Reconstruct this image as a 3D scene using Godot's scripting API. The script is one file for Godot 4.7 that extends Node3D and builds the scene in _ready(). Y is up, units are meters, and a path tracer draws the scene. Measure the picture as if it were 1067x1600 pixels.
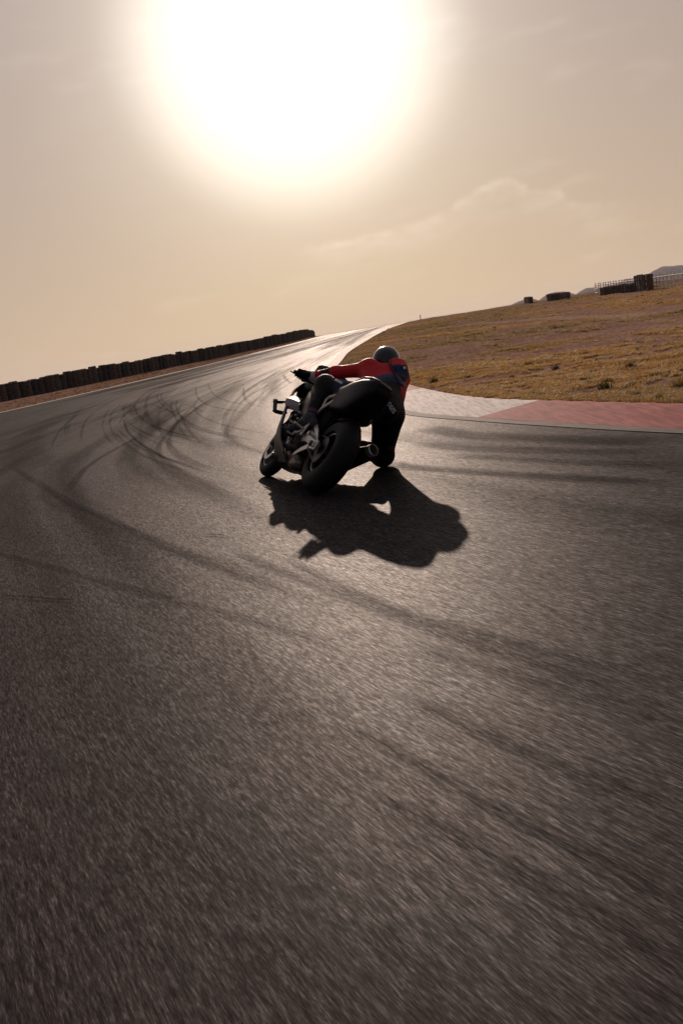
extends Node3D
# A rider on a superbike leaning through a right-hand bend of a desert race track, against a low, dusty sun.

const FOCAL := 1400.0          # focal length in pixels of a picture 1600 high
const EYE := 1.2               # camera height
var cam_basis: Basis
var sun_dir := Vector3(0.020728, 0.29223, -0.95612)
var rng := RandomNumberGenerator.new()
var n_patch := FastNoiseLite.new()
var n_fine := FastNoiseLite.new()
var n_big := FastNoiseLite.new()
var M := {}
var bike_basis: Basis
var bike_at: Vector3
var used := {}

# ---------------------------------------------------------------- shape collector
class Sh:
	var v := PackedVector3Array()
	var f := PackedInt32Array()

	func add(pv: PackedVector3Array, pf: PackedInt32Array) -> void:
		var c := Vector3.ZERO
		for p in pv: c += p
		c /= maxf(1.0, pv.size())
		var vol := 0.0
		for i in range(0, pf.size(), 3):
			vol += (pv[pf[i]] - c).dot((pv[pf[i + 1]] - c).cross(pv[pf[i + 2]] - c))
		var b := v.size()
		v.append_array(pv)
		for i in range(0, pf.size(), 3):
			f.append(b + pf[i])
			if vol > 0.0:
				f.append(b + pf[i + 2]); f.append(b + pf[i + 1])
			else:
				f.append(b + pf[i + 1]); f.append(b + pf[i + 2])

	# rings of equal size joined one after the other, ends capped
	func loft(rings: Array, caps := true, loop := false) -> Sh:
		var pv := PackedVector3Array()
		var pf := PackedInt32Array()
		var n: int = rings[0].size()
		for r in rings: pv.append_array(r)
		var m := rings.size()
		for i in (m if loop else m - 1):
			var i2 := (i + 1) % m
			for j in n:
				var k := (j + 1) % n
				pf.append_array([i * n + j, i2 * n + j, i2 * n + k, i * n + j, i2 * n + k, i * n + k])
		if caps and not loop:
			for e in [0, m - 1]:
				var c := Vector3.ZERO
				for p in rings[e]: c += p
				var ci := pv.size()
				pv.append(c / n)
				for j in n:
					var k := (j + 1) % n
					if e == 0: pf.append_array([ci, e * n + j, e * n + k])
					else: pf.append_array([ci, e * n + k, e * n + j])
		add(pv, pf)
		return self

	func tube(pts: Array, radii: Array, sides := 8, squash := Vector2.ONE, hint := Vector3.UP) -> Sh:
		var rings := []
		for i in pts.size():
			var t: Vector3 = (pts[mini(i + 1, pts.size() - 1)] - pts[maxi(i - 1, 0)]).normalized()
			var h := hint if absf(t.dot(hint)) < 0.95 else Vector3(0.3, 0.1, 1).normalized()
			var a := t.cross(h).normalized()
			var b := a.cross(t).normalized()
			var r := PackedVector3Array()
			for s in sides:
				var w := TAU * (s + 0.5) / sides
				r.append(pts[i] + (a * cos(w) * squash.x + b * sin(w) * squash.y) * radii[i])
			rings.append(r)
		return loft(rings)

	# profile of Vector2(radius, along) turned round an axis; ring = profile closed on itself
	func lathe(profile: Array, at: Vector3, axis: Vector3, segs := 24, ring := false, from := 0.0, to := TAU) -> Sh:
		var h := Vector3.UP if absf(axis.y) < 0.9 else Vector3.RIGHT
		var a := axis.cross(h).normalized()
		var b := a.cross(axis).normalized()
		var full := to - from > TAU - 0.001
		var pv := PackedVector3Array()
		var pf := PackedInt32Array()
		var n := profile.size()
		var m := segs if full else segs + 1
		for s in m:
			var w := from + (to - from) * s / segs
			for p in profile: pv.append(at + (a * cos(w) + b * sin(w)) * p.x + axis * p.y)
		for s in (m if full else m - 1):
			var s2 := (s + 1) % m
			for j in (n if ring else n - 1):
				var k := (j + 1) % n
				pf.append_array([s * n + j, s2 * n + j, s2 * n + k, s * n + j, s2 * n + k, s * n + k])
		if not full and ring:
			for e in [0, m - 1]:
				for j in range(1, n - 1):
					if e == 0: pf.append_array([0, j, j + 1])
					else: pf.append_array([e * n, e * n + j + 1, e * n + j])
		add(pv, pf)
		return self

	func box(at: Vector3, size: Vector3, turn := Basis(), bevel := 0.006) -> Sh:
		var rings := []
		var h := size / 2.0
		bevel = minf(bevel, minf(h.x, minf(h.y, h.z)) * 0.6)
		for s in [[-h.z, 1.0], [-h.z + bevel, 0.0], [h.z - bevel, 0.0], [h.z, 1.0]]:
			var x: float = h.x - bevel * s[1]
			var y: float = h.y - bevel * s[1]
			var r := PackedVector3Array()
			for p in [[x - bevel, -y], [x, -y + bevel], [x, y - bevel], [x - bevel, y], [-x + bevel, y], [-x, y - bevel], [-x, -y + bevel], [-x + bevel, -y]]:
				r.append(at + turn * Vector3(p[0], p[1], s[0]))
			rings.append(r)
		return loft(rings)

	# a sheet of rows of points given a thickness
	func panel(rows: Array, thick: float, outward: Vector3) -> Sh:
		var m := rows.size()
		var n: int = rows[0].size()
		var pv := PackedVector3Array()
		var inner := PackedVector3Array()
		for i in m:
			for j in n:
				var p: Vector3 = rows[i][j]
				var du: Vector3 = rows[mini(i + 1, m - 1)][j] - rows[maxi(i - 1, 0)][j]
				var dv: Vector3 = rows[i][mini(j + 1, n - 1)] - rows[i][maxi(j - 1, 0)]
				var nn := du.cross(dv).normalized()
				if nn.dot(outward) < 0: nn = -nn
				pv.append(p)
				inner.append(p - nn * thick)
		var pf := PackedInt32Array()
		var o := m * n
		for i in m - 1:
			for j in n - 1:
				var a := i * n + j
				pf.append_array([a, a + n, a + n + 1, a, a + n + 1, a + 1])
				pf.append_array([o + a, o + a + n + 1, o + a + n, o + a, o + a + 1, o + a + n + 1])
		var rim := []
		for j in n: rim.append(j)
		for i in range(1, m): rim.append(i * n + n - 1)
		for j in range(n - 2, -1, -1): rim.append((m - 1) * n + j)
		for i in range(m - 2, 0, -1): rim.append(i * n)
		for q in rim.size():
			var a: int = rim[q]
			var b: int = rim[(q + 1) % rim.size()]
			pf.append_array([a, b, o + b, a, o + b, o + a])
		pv.append_array(inner)
		add(pv, pf)
		return self

	# normals smoothed across edges flatter than crease
	func mesh(crease := 38.0) -> ArrayMesh:
		var nf := f.size() / 3
		var fn := PackedVector3Array()
		fn.resize(nf)
		var around := []
		around.resize(v.size())
		for i in v.size(): around[i] = PackedInt32Array()
		for i in nf:
			fn[i] = (v[f[3 * i + 2]] - v[f[3 * i]]).cross(v[f[3 * i + 1]] - v[f[3 * i]])
			for k in 3: around[f[3 * i + k]].append(i)
		var lim := cos(deg_to_rad(crease))
		var ov := PackedVector3Array()
		var on := PackedVector3Array()
		for i in nf:
			var me := fn[i].normalized()
			for k in 3:
				var p := f[3 * i + k]
				var s := Vector3.ZERO
				for j in around[p]:
					if fn[j].normalized().dot(me) > lim: s += fn[j]
				ov.append(v[p])
				on.append(s.normalized() if s.length_squared() > 1e-20 else me)
		var arr := []
		arr.resize(Mesh.ARRAY_MAX)
		arr[Mesh.ARRAY_VERTEX] = ov
		arr[Mesh.ARRAY_NORMAL] = on
		var am := ArrayMesh.new()
		am.add_surface_from_arrays(Mesh.PRIMITIVE_TRIANGLES, arr)
		return am

# ---------------------------------------------------------------- helpers
func lin(r: float, g: float, b: float, a := 1.0) -> Color:
	var c := Color(r, g, b).linear_to_srgb()
	c.a = a
	return c

func mat(called: String, c: Color, rough := 0.6, metal := 0.0) -> StandardMaterial3D:
	var m := StandardMaterial3D.new()
	m.resource_name = called
	m.albedo_color = c
	m.roughness = rough
	m.metallic = metal
	M[called] = m
	return m

func put(called: String, mesh: Mesh, m: Material, parent: Node3D = null) -> MeshInstance3D:
	var o := MeshInstance3D.new()
	o.name = called
	o.mesh = mesh
	o.material_override = m
	var host: Node3D = parent if parent else self
	if parent == null: o.name = numbered(called)
	host.add_child(o, true)
	return o

func numbered(called: String) -> String:
	var n: int = used.get(called, 0)
	used[called] = n + 1
	return called if n == 0 else "%s_%03d" % [called, n]

func thing(called: String, label: String, category: String, at := Vector3.ZERO, turn := Basis(), group := "") -> Node3D:
	var o := Node3D.new()
	o.name = numbered(called)
	add_child(o)
	o.transform = Transform3D(turn, at)
	return tag(o, label, category, group)

func tag(o: Node3D, label: String, category: String, group := "") -> Node3D:
	o.set_meta("label", label)
	o.set_meta("category", category)
	if group: o.set_meta("group", group)
	return o

func smooth_mesh(v: PackedVector3Array, f: PackedInt32Array, colors := PackedColorArray(), uv := PackedVector2Array(), uv2 := PackedVector2Array()) -> ArrayMesh:
	var n := PackedVector3Array()
	n.resize(v.size())
	for i in range(0, f.size(), 3):
		var q := (v[f[i + 2]] - v[f[i]]).cross(v[f[i + 1]] - v[f[i]])
		n[f[i]] += q; n[f[i + 1]] += q; n[f[i + 2]] += q
	for i in n.size(): n[i] = n[i].normalized()
	var arr := []
	arr.resize(Mesh.ARRAY_MAX)
	arr[Mesh.ARRAY_VERTEX] = v
	arr[Mesh.ARRAY_NORMAL] = n
	arr[Mesh.ARRAY_INDEX] = f
	if colors.size(): arr[Mesh.ARRAY_COLOR] = colors
	if uv.size(): arr[Mesh.ARRAY_TEX_UV] = uv
	if uv2.size(): arr[Mesh.ARRAY_TEX_UV2] = uv2
	var am := ArrayMesh.new()
	am.add_surface_from_arrays(Mesh.PRIMITIVE_TRIANGLES, arr)
	return am

func noise_tex(size: Vector2i, freq: float, octaves: int, gain: float, sd: int, stops: Array, type := FastNoiseLite.TYPE_SIMPLEX_SMOOTH) -> NoiseTexture2D:
	var n := FastNoiseLite.new()
	n.noise_type = type
	n.frequency = freq
	n.fractal_octaves = octaves
	n.fractal_gain = gain
	n.seed = sd
	var t := NoiseTexture2D.new()
	t.width = size.x
	t.height = size.y
	t.seamless = true
	t.noise = n
	if stops.size():
		var g := Gradient.new()
		var off := PackedFloat32Array()
		var col := PackedColorArray()
		for s in stops:
			off.append(s[0]); col.append(s[1])
		g.offsets = off
		g.colors = col
		t.color_ramp = g
	return t

# ---------------------------------------------------------------- the lie of the land
func rise(d: float) -> float:
	var t := clampf((d - 15.0) / 105.0, 0.0, 1.0)
	var y := 1.3 * pow(t, 1.5)
	if d > 120.0:
		var u := d - 120.0
		y = 1.3 + 0.0186 * u * exp(-u / 9.0) * 0.6 - 4.0 * (1.0 - exp(-maxf(u - 6.0, 0.0) / 260.0))
	return y

const CLOUD := [[-1.0, 5.2], [0.08, 5.27], [0.69, 5.36], [3.71, 5.5], [6.91, 5.73], [8.91, 6.07], [10.97, 6.96], [12.35, 7.37], [13.3, 7.3], [14.14, 6.6], [15.59, 6.19], [16.78, 5.35], [18.93, 4.95], [20.33, 4.79], [21.66, 3.89], [24.0, 3.0]]   # upper edge of the cloud veil: azimuth, elevation
const INNER := [[-30.0, 24.0], [-14.0, 14.3], [-8.0, 10.6], [-3.0, 7.6], [2.5, 4.75], [7.07, 2.8], [8.35, 2.3], [10.2, 1.66], [12.03, 1.11], [14.5, 0.78], [18.0, 0.57], [24.0, 0.46], [31.2, 0.6], [38.0, 1.05], [46.8, 1.68], [55.9, 2.65], [66.5, 3.9], [78.0, 5.3], [90.0, 7.0], [101.0, 8.7], [111.0, 10.7], [122.0, 13.0], [150.0, 20.0], [200.0, 34.0]]
const OUTER := [[-30.0, 2.0], [-14.0, -6.0], [-4.0, -11.0], [6.0, -14.6], [16.0, -16.6], [26.0, -16.9], [34.0, -15.8], [41.0, -14.3], [56.0, -11.1], [70.0, -8.4], [84.0, -5.9], [97.0, -3.3], [115.0, 0.0], [125.0, 2.0], [150.0, 8.0], [200.0, 22.0]]

func along(table: Array, d: float) -> float:
	var n := table.size()
	if d <= table[0][0]: return table[0][1]
	for i in n - 1:
		if d <= table[i + 1][0]:
			var p0: Array = table[maxi(i - 1, 0)]
			var p1: Array = table[i]
			var p2: Array = table[i + 1]
			var p3: Array = table[mini(i + 2, n - 1)]
			var h: float = p2[0] - p1[0]
			var t: float = (d - p1[0]) / h
			var m1: float = (p2[1] - p0[1]) / maxf(p2[0] - p0[0], 0.01) * h
			var m2: float = (p3[1] - p1[1]) / maxf(p3[0] - p1[0], 0.01) * h
			var t2 := t * t
			var t3 := t2 * t
			return (2 * t3 - 3 * t2 + 1) * p1[1] + (t3 - 2 * t2 + t) * m1 + (3 * t2 - 2 * t3) * p2[1] + (t3 - t2) * m2
	return table[n - 1][1]

# a pixel of the 1067 x 1600 photograph as a direction, and where that meets the ground
func look(px: float, py: float) -> Vector3:
	var r := cam_basis * Vector3((px - 533.5) / FOCAL, -(py - 800.0) / FOCAL, -1.0)
	return r / -r.z

func at_px(px: float, py: float, depth: float) -> Vector3:
	return Vector3(0, EYE, 0) + look(px, py) * depth

func ground_px(px: float, py: float) -> Vector3:
	var r := look(px, py)
	var lo := 0.3
	var d := 0.3
	while d < 119.0:
		d += maxf(0.05, d * 0.01)
		if EYE + r.y * d <= rise(d): break
		lo = d
	var hi := d
	for i in 20:
		var m := (lo + hi) / 2
		if EYE + r.y * m <= rise(m): hi = m
		else: lo = m
	return Vector3(r.x * hi, rise(hi), -hi)

# ---------------------------------------------------------------- camera, sky, sun
func make_view() -> void:
	var c := Camera3D.new()
	c.name = "camera"
	var pitch := -atan2(275.4, FOCAL)
	cam_basis = Basis.from_euler(Vector3(pitch, 0, deg_to_rad(-9.15)))
	c.transform = Transform3D(cam_basis, Vector3(0, EYE, 0))
	c.fov = rad_to_deg(2.0 * atan(800.0 / FOCAL))
	c.near = 0.05
	c.far = 30000.0
	add_child(c)
	c.current = true
	var e := Environment.new()
	e.background_mode = Environment.BG_SKY
	e.tonemap_mode = Environment.TONE_MAPPER_LINEAR
	e.tonemap_exposure = 1.0
	e.sdfgi_enabled = true
	e.ssao_enabled = true
	e.ssil_enabled = true
	e.volumetric_fog_enabled = true       # dusty air: scatters the sun forwards
	e.volumetric_fog_density = 0.00004
	e.volumetric_fog_albedo = Color(0.95, 0.95, 1.0)
	e.volumetric_fog_anisotropy = 0.15
	var s := Sky.new()
	var sm := PanoramaSkyMaterial.new()
	sm.panorama = sky_picture()
	s.sky_material = sm
	e.sky = s
	var w := WorldEnvironment.new()
	w.name = "environment"
	w.environment = e
	add_child(w)
	var l := DirectionalLight3D.new()
	l.name = "sun"
	l.light_energy = 1.4
	l.light_color = Color(1.0, 0.89, 0.81)
	l.light_angular_distance = 0.6
	l.shadow_enabled = true
	l.basis = Basis.looking_at(-sun_dir, Vector3.UP)
	add_child(l)

# dusty air round a low sun, with thin veils of cloud
func sky_picture() -> ImageTexture:
	var w := 2048
	var h := 1024
	var px := PackedFloat32Array()
	px.resize(w * h * 3)
	var wisp := FastNoiseLite.new()
	wisp.noise_type = FastNoiseLite.TYPE_SIMPLEX_SMOOTH
	wisp.frequency = 1.0
	wisp.fractal_octaves = 5
	wisp.fractal_gain = 0.55
	wisp.seed = 5
	var low := Vector3(0.77, 0.55, 0.305)
	var low_far := Vector3(0.70, 0.505, 0.35)
	var high := Vector3(0.375, 0.312, 0.308)
	for j in h / 2 + 2:
		var el := PI / 2 - PI * (j + 0.5) / h
		var ce := cos(el)
		var se := sin(el)
		var ed := maxf(rad_to_deg(el), 0.0)
		var near_low := exp(-ed / 11.0)
		for i in w:
			var az := wrapf(TAU * (i + 0.5) / w, -PI, PI)
			var dir := Vector3(sin(az) * ce, se, -cos(az) * ce)
			var th := rad_to_deg(acos(clampf(dir.dot(sun_dir), -1, 1)))
			var warm := exp(-pow(th / 24.0, 2.0))
			var c := high.lerp(low_far.lerp(low, warm), near_low)
			c *= Vector3(0.44, 0.50, 0.61).lerp(Vector3.ONE, exp(-pow(th / 50.0, 2.0)))   # dust scatters forwards: away from the sun the sky is darker and bluer
			var halo := 0.31 * exp(-(th - 8.4) / 4.0)
			c += Vector3(1.0, 0.93, 0.76) * halo
			c += Vector3(1.0, 0.97, 0.9) * 0.28 * (1.0 - smoothstep(6.6, 11.2, th))
			c += Vector3(0.07, 0.06, 0.045) * exp(-pow(th / 30.0, 2.0))
			# veils: long across, thin in height
			if ed < 60.0 and ed > 0.5:
				var azd := rad_to_deg(az)
				var q := wisp.get_noise_3d(azd * 0.085 + ed * 0.04, ed * 0.42 - azd * 0.035, 3.0)
				var veil := smoothstep(0.18, 0.62, q) * 0.05
				if azd > -1.0 and azd < 23.0 and ed < 12.0:
					var q2 := wisp.get_noise_3d(azd * 0.35, ed * 1.3 - azd * 0.15, 9.0)
					var q3 := wisp.get_noise_3d(azd * 0.9, ed * 3.2 - azd * 0.3, 4.0)
					var b := ed - along(CLOUD, azd) - 0.3 * q2 - 0.16 * q3
					var body := smoothstep(0.14, -0.12, b) * exp(minf(b, 0.0) / 0.9) * (0.7 + 0.9 * q2 + 0.8 * q3)
					veil += maxf(body, 0.0) * 0.13 * smoothstep(-0.8, 2.5, azd) * smoothstep(22.0, 14.5, azd)
				c += Vector3(1.0, 0.94, 0.84) * veil
			var k := (j * w + i) * 3
			px[k] = c.x; px[k + 1] = c.y; px[k + 2] = c.z
	for j in range(h / 2 + 2, h):
		for i in w:
			var k := (j * w + i) * 3
			px[k] = 0.2; px[k + 1] = 0.15; px[k + 2] = 0.11
	return ImageTexture.create_from_image(Image.create_from_data(w, h, false, Image.FORMAT_RGBF, px.to_byte_array()))

# ---------------------------------------------------------------- materials
func make_materials() -> void:
	var grey := func(a: float) -> Color: return Color(a, a, a)
	# asphalt: stone chips in binder, worn along the driven line
	var m := mat("asphalt", Color(1, 1, 1), 1.0)
	m.albedo_texture = noise_tex(Vector2i(2048, 2048), 0.1, 4, 0.95, 11, [[0.0, lin(0.005, 0.0041, 0.0045)], [0.35, lin(0.0118, 0.0096, 0.0106)], [0.55, lin(0.0225, 0.0184, 0.0202)], [0.76, lin(0.064, 0.0525, 0.057)], [1.0, lin(0.27, 0.23, 0.235)]], FastNoiseLite.TYPE_VALUE)
	m.heightmap_enabled = true
	m.heightmap_scale = 0.08
	m.heightmap_texture = noise_tex(Vector2i(2048, 2048), 0.1, 4, 0.95, 11, [], FastNoiseLite.TYPE_VALUE)
	m.specular_mode = BaseMaterial3D.SPECULAR_DISABLED
	m.clearcoat_enabled = true          # only the polished faces of the chips shine
	m.clearcoat = 1.0
	m.clearcoat_roughness = 0.6
	m.clearcoat_texture = noise_tex(Vector2i(2048, 2048), 0.1, 4, 0.95, 11, [[0.0, grey.call(0.075)], [0.36, grey.call(0.18)], [0.55, grey.call(0.31)], [0.75, grey.call(0.53)], [1.0, grey.call(0.97)]], FastNoiseLite.TYPE_VALUE)
	m.uv1_scale = Vector3(1.0 / 1.2, 1.0 / 9.5, 1)
	m.detail_enabled = true
	m.detail_blend_mode = BaseMaterial3D.BLEND_MODE_MUL
	m.detail_uv_layer = BaseMaterial3D.DETAIL_UV_2
	m.detail_albedo = noise_tex(Vector2i(1024, 1024), 0.012, 6, 0.62, 21, [[0.0, grey.call(0.62)], [0.45, grey.call(0.86)], [0.7, Color(1, 0.99, 0.97)], [1.0, Color(1, 1, 1)]])
	m.uv2_scale = Vector3(1.0 / 9.0, 1.0 / 70.0, 1)
	# rubber laid down by tyres, and the added films that dim the crest glare
	var rm := mat("rubber_and_glare_film", Color(1, 1, 1), 0.75)
	rm.vertex_color_use_as_albedo = true
	rm.transparency = BaseMaterial3D.TRANSPARENCY_ALPHA
	rm.specular_mode = BaseMaterial3D.SPECULAR_DISABLED
	# earth
	m = mat("earth", Color(1, 1, 1), 0.95)
	m.vertex_color_use_as_albedo = true
	m.albedo_texture = noise_tex(Vector2i(1024, 1024), 0.02, 6, 0.75, 31, [[0.0, grey.call(0.45)], [0.4, grey.call(0.78)], [0.65, Color(0.95, 0.95, 0.94)], [1.0, Color(1, 1, 1)]])
	m.uv1_triplanar = true
	m.uv1_world_triplanar = true
	m.uv1_scale = Vector3(0.23, 0.23, 0.23)
	m.heightmap_enabled = true
	m.heightmap_scale = 2.5
	m.heightmap_texture = m.albedo_texture
	m.metallic_specular = 0.0
	m = mat("grass", Color(1, 1, 1), 0.7)
	m.vertex_color_use_as_albedo = true
	m.backlight_enabled = true
	m.backlight = Color(0.75, 0.7, 0.55)
	m.metallic_specular = 0.25
	m = mat("hill", lin(0.16, 0.135, 0.12), 1.0)
	m.metallic_specular = 0.0
	for a in [["kerb_white", [0.20, 0.185, 0.175], [0.50, 0.47, 0.445], [0.70, 0.66, 0.63]], ["kerb_red", [0.13, 0.04, 0.04], [0.27, 0.075, 0.072], [0.42, 0.17, 0.16]], ["kerb_concrete", [0.07, 0.062, 0.058], [0.14, 0.125, 0.115], [0.22, 0.2, 0.185]], ["line_white", [0.3, 0.28, 0.25], [0.72, 0.67, 0.6], [0.8, 0.76, 0.7]]]:
		m = mat(a[0], Color(1, 1, 1), 0.8)
		m.metallic_specular = 0.15
		m.albedo_texture = noise_tex(Vector2i(1024, 512), 0.016, 6, 0.68, 41, [[0.0, lin(a[1][0], a[1][1], a[1][2])], [0.48, lin(a[2][0], a[2][1], a[2][2])], [1.0, lin(a[3][0], a[3][1], a[3][2])]])
		m.uv1_scale = Vector3(1.0 / 1.3, 1.0 / 7.0, 1)
		m.heightmap_enabled = true
		m.heightmap_scale = 0.15
		m.heightmap_texture = m.albedo_texture
	var tm := mat("old_tyre", Color(1, 1, 1), 0.85)
	tm.albedo_texture = noise_tex(Vector2i(512, 512), 0.03, 5, 0.6, 51, [[0.0, lin(0.03, 0.025, 0.022)], [0.55, lin(0.095, 0.076, 0.064)], [1.0, lin(0.21, 0.165, 0.13)]])
	tm.uv1_triplanar = true
	tm.uv1_world_triplanar = true
	tm.uv1_scale = Vector3(0.6, 0.6, 0.6)
	mat("fence_white", lin(0.62, 0.58, 0.54), 0.7)
	# motorcycle
	mat("tyre", lin(0.006, 0.006, 0.006), 0.65).metallic_specular = 0.3
	mat("rim", lin(0.05, 0.05, 0.052), 0.35, 0.7)
	mat("rim_edge", lin(0.3, 0.29, 0.28), 0.35, 0.9)
	mat("disc", lin(0.42, 0.40, 0.38), 0.32, 0.95)
	mat("alloy", lin(0.5, 0.48, 0.46), 0.38, 0.9)
	mat("dark_alloy", lin(0.07, 0.068, 0.066), 0.42, 0.8)
	mat("black_plastic", lin(0.007, 0.007, 0.0075), 0.7).metallic_specular = 0.3
	mat("carbon", lin(0.012, 0.012, 0.013), 0.6).metallic_specular = 0.3
	var p := mat("black_paint", lin(0.006, 0.006, 0.0065), 0.45)
	p.metallic_specular = 0.32
	p = mat("silver_paint", lin(0.16, 0.16, 0.165), 0.55, 0.1)
	mat("exhaust", lin(0.30, 0.24, 0.20), 0.35, 0.95)
	mat("bore_black", lin(0.006, 0.006, 0.006), 0.9)  # near-black for the disc set inside the silencer outlet
	var g := mat("screen", lin(0.015, 0.015, 0.017, 0.9), 0.06)
	g.transparency = BaseMaterial3D.TRANSPARENCY_ALPHA
	mat("seat_foam", lin(0.02, 0.02, 0.02), 0.85).metallic_specular = 0.3
	mat("white_print", lin(0.55, 0.55, 0.56), 0.6)
	# rider
	var su := mat("leather", Color(1, 1, 1), 0.58)
	su.metallic_specular = 0.32
	su.vertex_color_use_as_albedo = true
	su.heightmap_enabled = true
	su.heightmap_scale = 0.9
	su.heightmap_texture = noise_tex(Vector2i(512, 512), 0.02, 4, 0.5, 61, [])
	su.uv1_triplanar = true
	su.uv1_scale = Vector3(4, 4, 4)
	mat("glove_black", lin(0.014, 0.013, 0.014), 0.55).metallic_specular = 0.3
	mat("glove_white", lin(0.42, 0.42, 0.45), 0.55)
	mat("boot", lin(0.016, 0.016, 0.017), 0.45).metallic_specular = 0.3
	mat("boot_grey", lin(0.16, 0.16, 0.165), 0.5)
	mat("suit_red", lin(0.30, 0.012, 0.016), 0.45)
	mat("suit_blue", lin(0.03, 0.075, 0.22), 0.45)
	mat("slider", lin(0.012, 0.012, 0.012), 0.5).metallic_specular = 0.3
	var hm := mat("helmet", lin(0.006, 0.006, 0.007), 0.2)
	hm.metallic_specular = 0.5
	hm = mat("helmet_white", lin(0.55, 0.54, 0.53), 0.25)
	hm.clearcoat_enabled = true
	hm.clearcoat = 1.0
	mat("visor", lin(0.008, 0.008, 0.01), 0.05)

func structure(o: Node3D) -> Node3D:
	o.set_meta("kind", "structure")
	return o

# ---------------------------------------------------------------- ground
func field_color(x: float, d: float) -> Color:
	var xi := along(INNER, d)
	var a := n_patch.get_noise_2d(x * 1.0, d * 1.0)
	var b := n_fine.get_noise_2d(x, d)
	var dirt := Color(0.31, 0.19, 0.145).lerp(Color(0.46, 0.30, 0.23), clampf(0.5 + b, 0, 1))
	if d > 200.0 or x < xi:
		return Color(0.21, 0.13, 0.098).lerp(dirt, 0.6)
	var gold := Color(0.44, 0.275, 0.135)
	var olive := Color(0.29, 0.22, 0.13)
	var k := clampf(0.55 + a * 1.3 + b * 0.5, 0, 1)
	var g := gold.lerp(olive, clampf(0.35 - n_big.get_noise_2d(x, d) * 2.6, 0, 1))
	var c := dirt.lerp(g, k * clampf(0.75 + n_big.get_noise_2d(x + 90.0, d) * 1.4, 0.1, 1.0))
	# pale beaten path
	if d > 34.0 and d < 74.0:
		var cx := along([[34.0, 12.4], [44.0, 12.9], [52.0, 12.4], [60.0, 11.0], [68.0, 9.2], [74.0, 7.6]], d)
		var half := 0.75 + 0.35 * b
		c = c.lerp(Color(0.50, 0.36, 0.26), (1.0 - smoothstep(half * 0.5, half, absf(x - cx))) * 0.9 * smoothstep(74.0, 66.0, d))
	return c

func ground_height(x: float, d: float) -> float:
	var y := rise(d) if d > 0 else 0.0
	if d > 160.0: return y - 0.05 + n_patch.get_noise_2d(x * 0.1, d * 0.1) * 0.3
	var right := x - along(INNER, d)
	var left := along(OUTER, d) - x
	if d < 26.0: right -= 0.9 * smoothstep(26.0, 20.0, d)
	var out := maxf(right, left)
	if out < -0.15: return y - 0.08
	var k := smoothstep(-0.15, 0.25, out)
	var bump := (n_fine.get_noise_2d(x * 0.8, d * 0.8) * 0.05 + n_patch.get_noise_2d(x * 0.6, d * 0.6) * 0.09) * smoothstep(0.0, 2.5, out)
	return y + lerpf(-0.08, 0.012, k) + bump

func make_ground() -> void:
	var rings := [0.0]
	var r := 1.2
	while r < 9200.0:
		rings.append(r)
		r *= 1.028 if r < 130.0 else 1.09
	var angles := []
	var a := -180.0
	while a < 179.9:
		angles.append(deg_to_rad(a))
		a += 0.4 if absf(a) < 34.0 else 4.0
	var na := angles.size()
	var v := PackedVector3Array()
	var c := PackedColorArray()
	var f := PackedInt32Array()
	for i in rings.size():
		for w in angles:
			var x: float = rings[i] * sin(w)
			var d: float = rings[i] * cos(w)
			v.append(Vector3(x, ground_height(x, d), -d))
			c.append(field_color(x, d))
	for i in rings.size() - 1:
		for j in na:
			var k := (j + 1) % na
			f.append_array([i * na + j, (i + 1) * na + j, (i + 1) * na + k, i * na + j, (i + 1) * na + k, i * na + k])
	structure(put("ground", smooth_mesh(v, f, c), M.earth))

func strip(x_of: Callable, from: float, to: float, step: float, across: int, lift: Callable) -> ArrayMesh:
	var v := PackedVector3Array()
	var uv := PackedVector2Array()
	var f := PackedInt32Array()
	var s := 0.0
	var last := Vector3.ZERO
	var n := int(ceil((to - from) / step))
	for i in n + 1:
		var d := lerpf(from, to, float(i) / n)
		var e: Array = x_of.call(d)
		var mid := Vector3((e[0] + e[1]) / 2, 0, -d)
		if i > 0: s += mid.distance_to(last)
		last = mid
		for j in across + 1:
			var q := float(j) / across
			var x := lerpf(e[0], e[1], q)
			v.append(Vector3(x, rise(d) + lift.call(q, d), -d))
			uv.append(Vector2((x - e[1]), s))
	for i in n:
		for j in across:
			var a := i * (across + 1) + j
			var b := a + across + 1
			f.append_array([a, b, b + 1, a, b + 1, a + 1])
	return smooth_mesh(v, f, PackedColorArray(), uv, uv)

func flat(_q: float, _d: float) -> float: return 0.0

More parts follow.
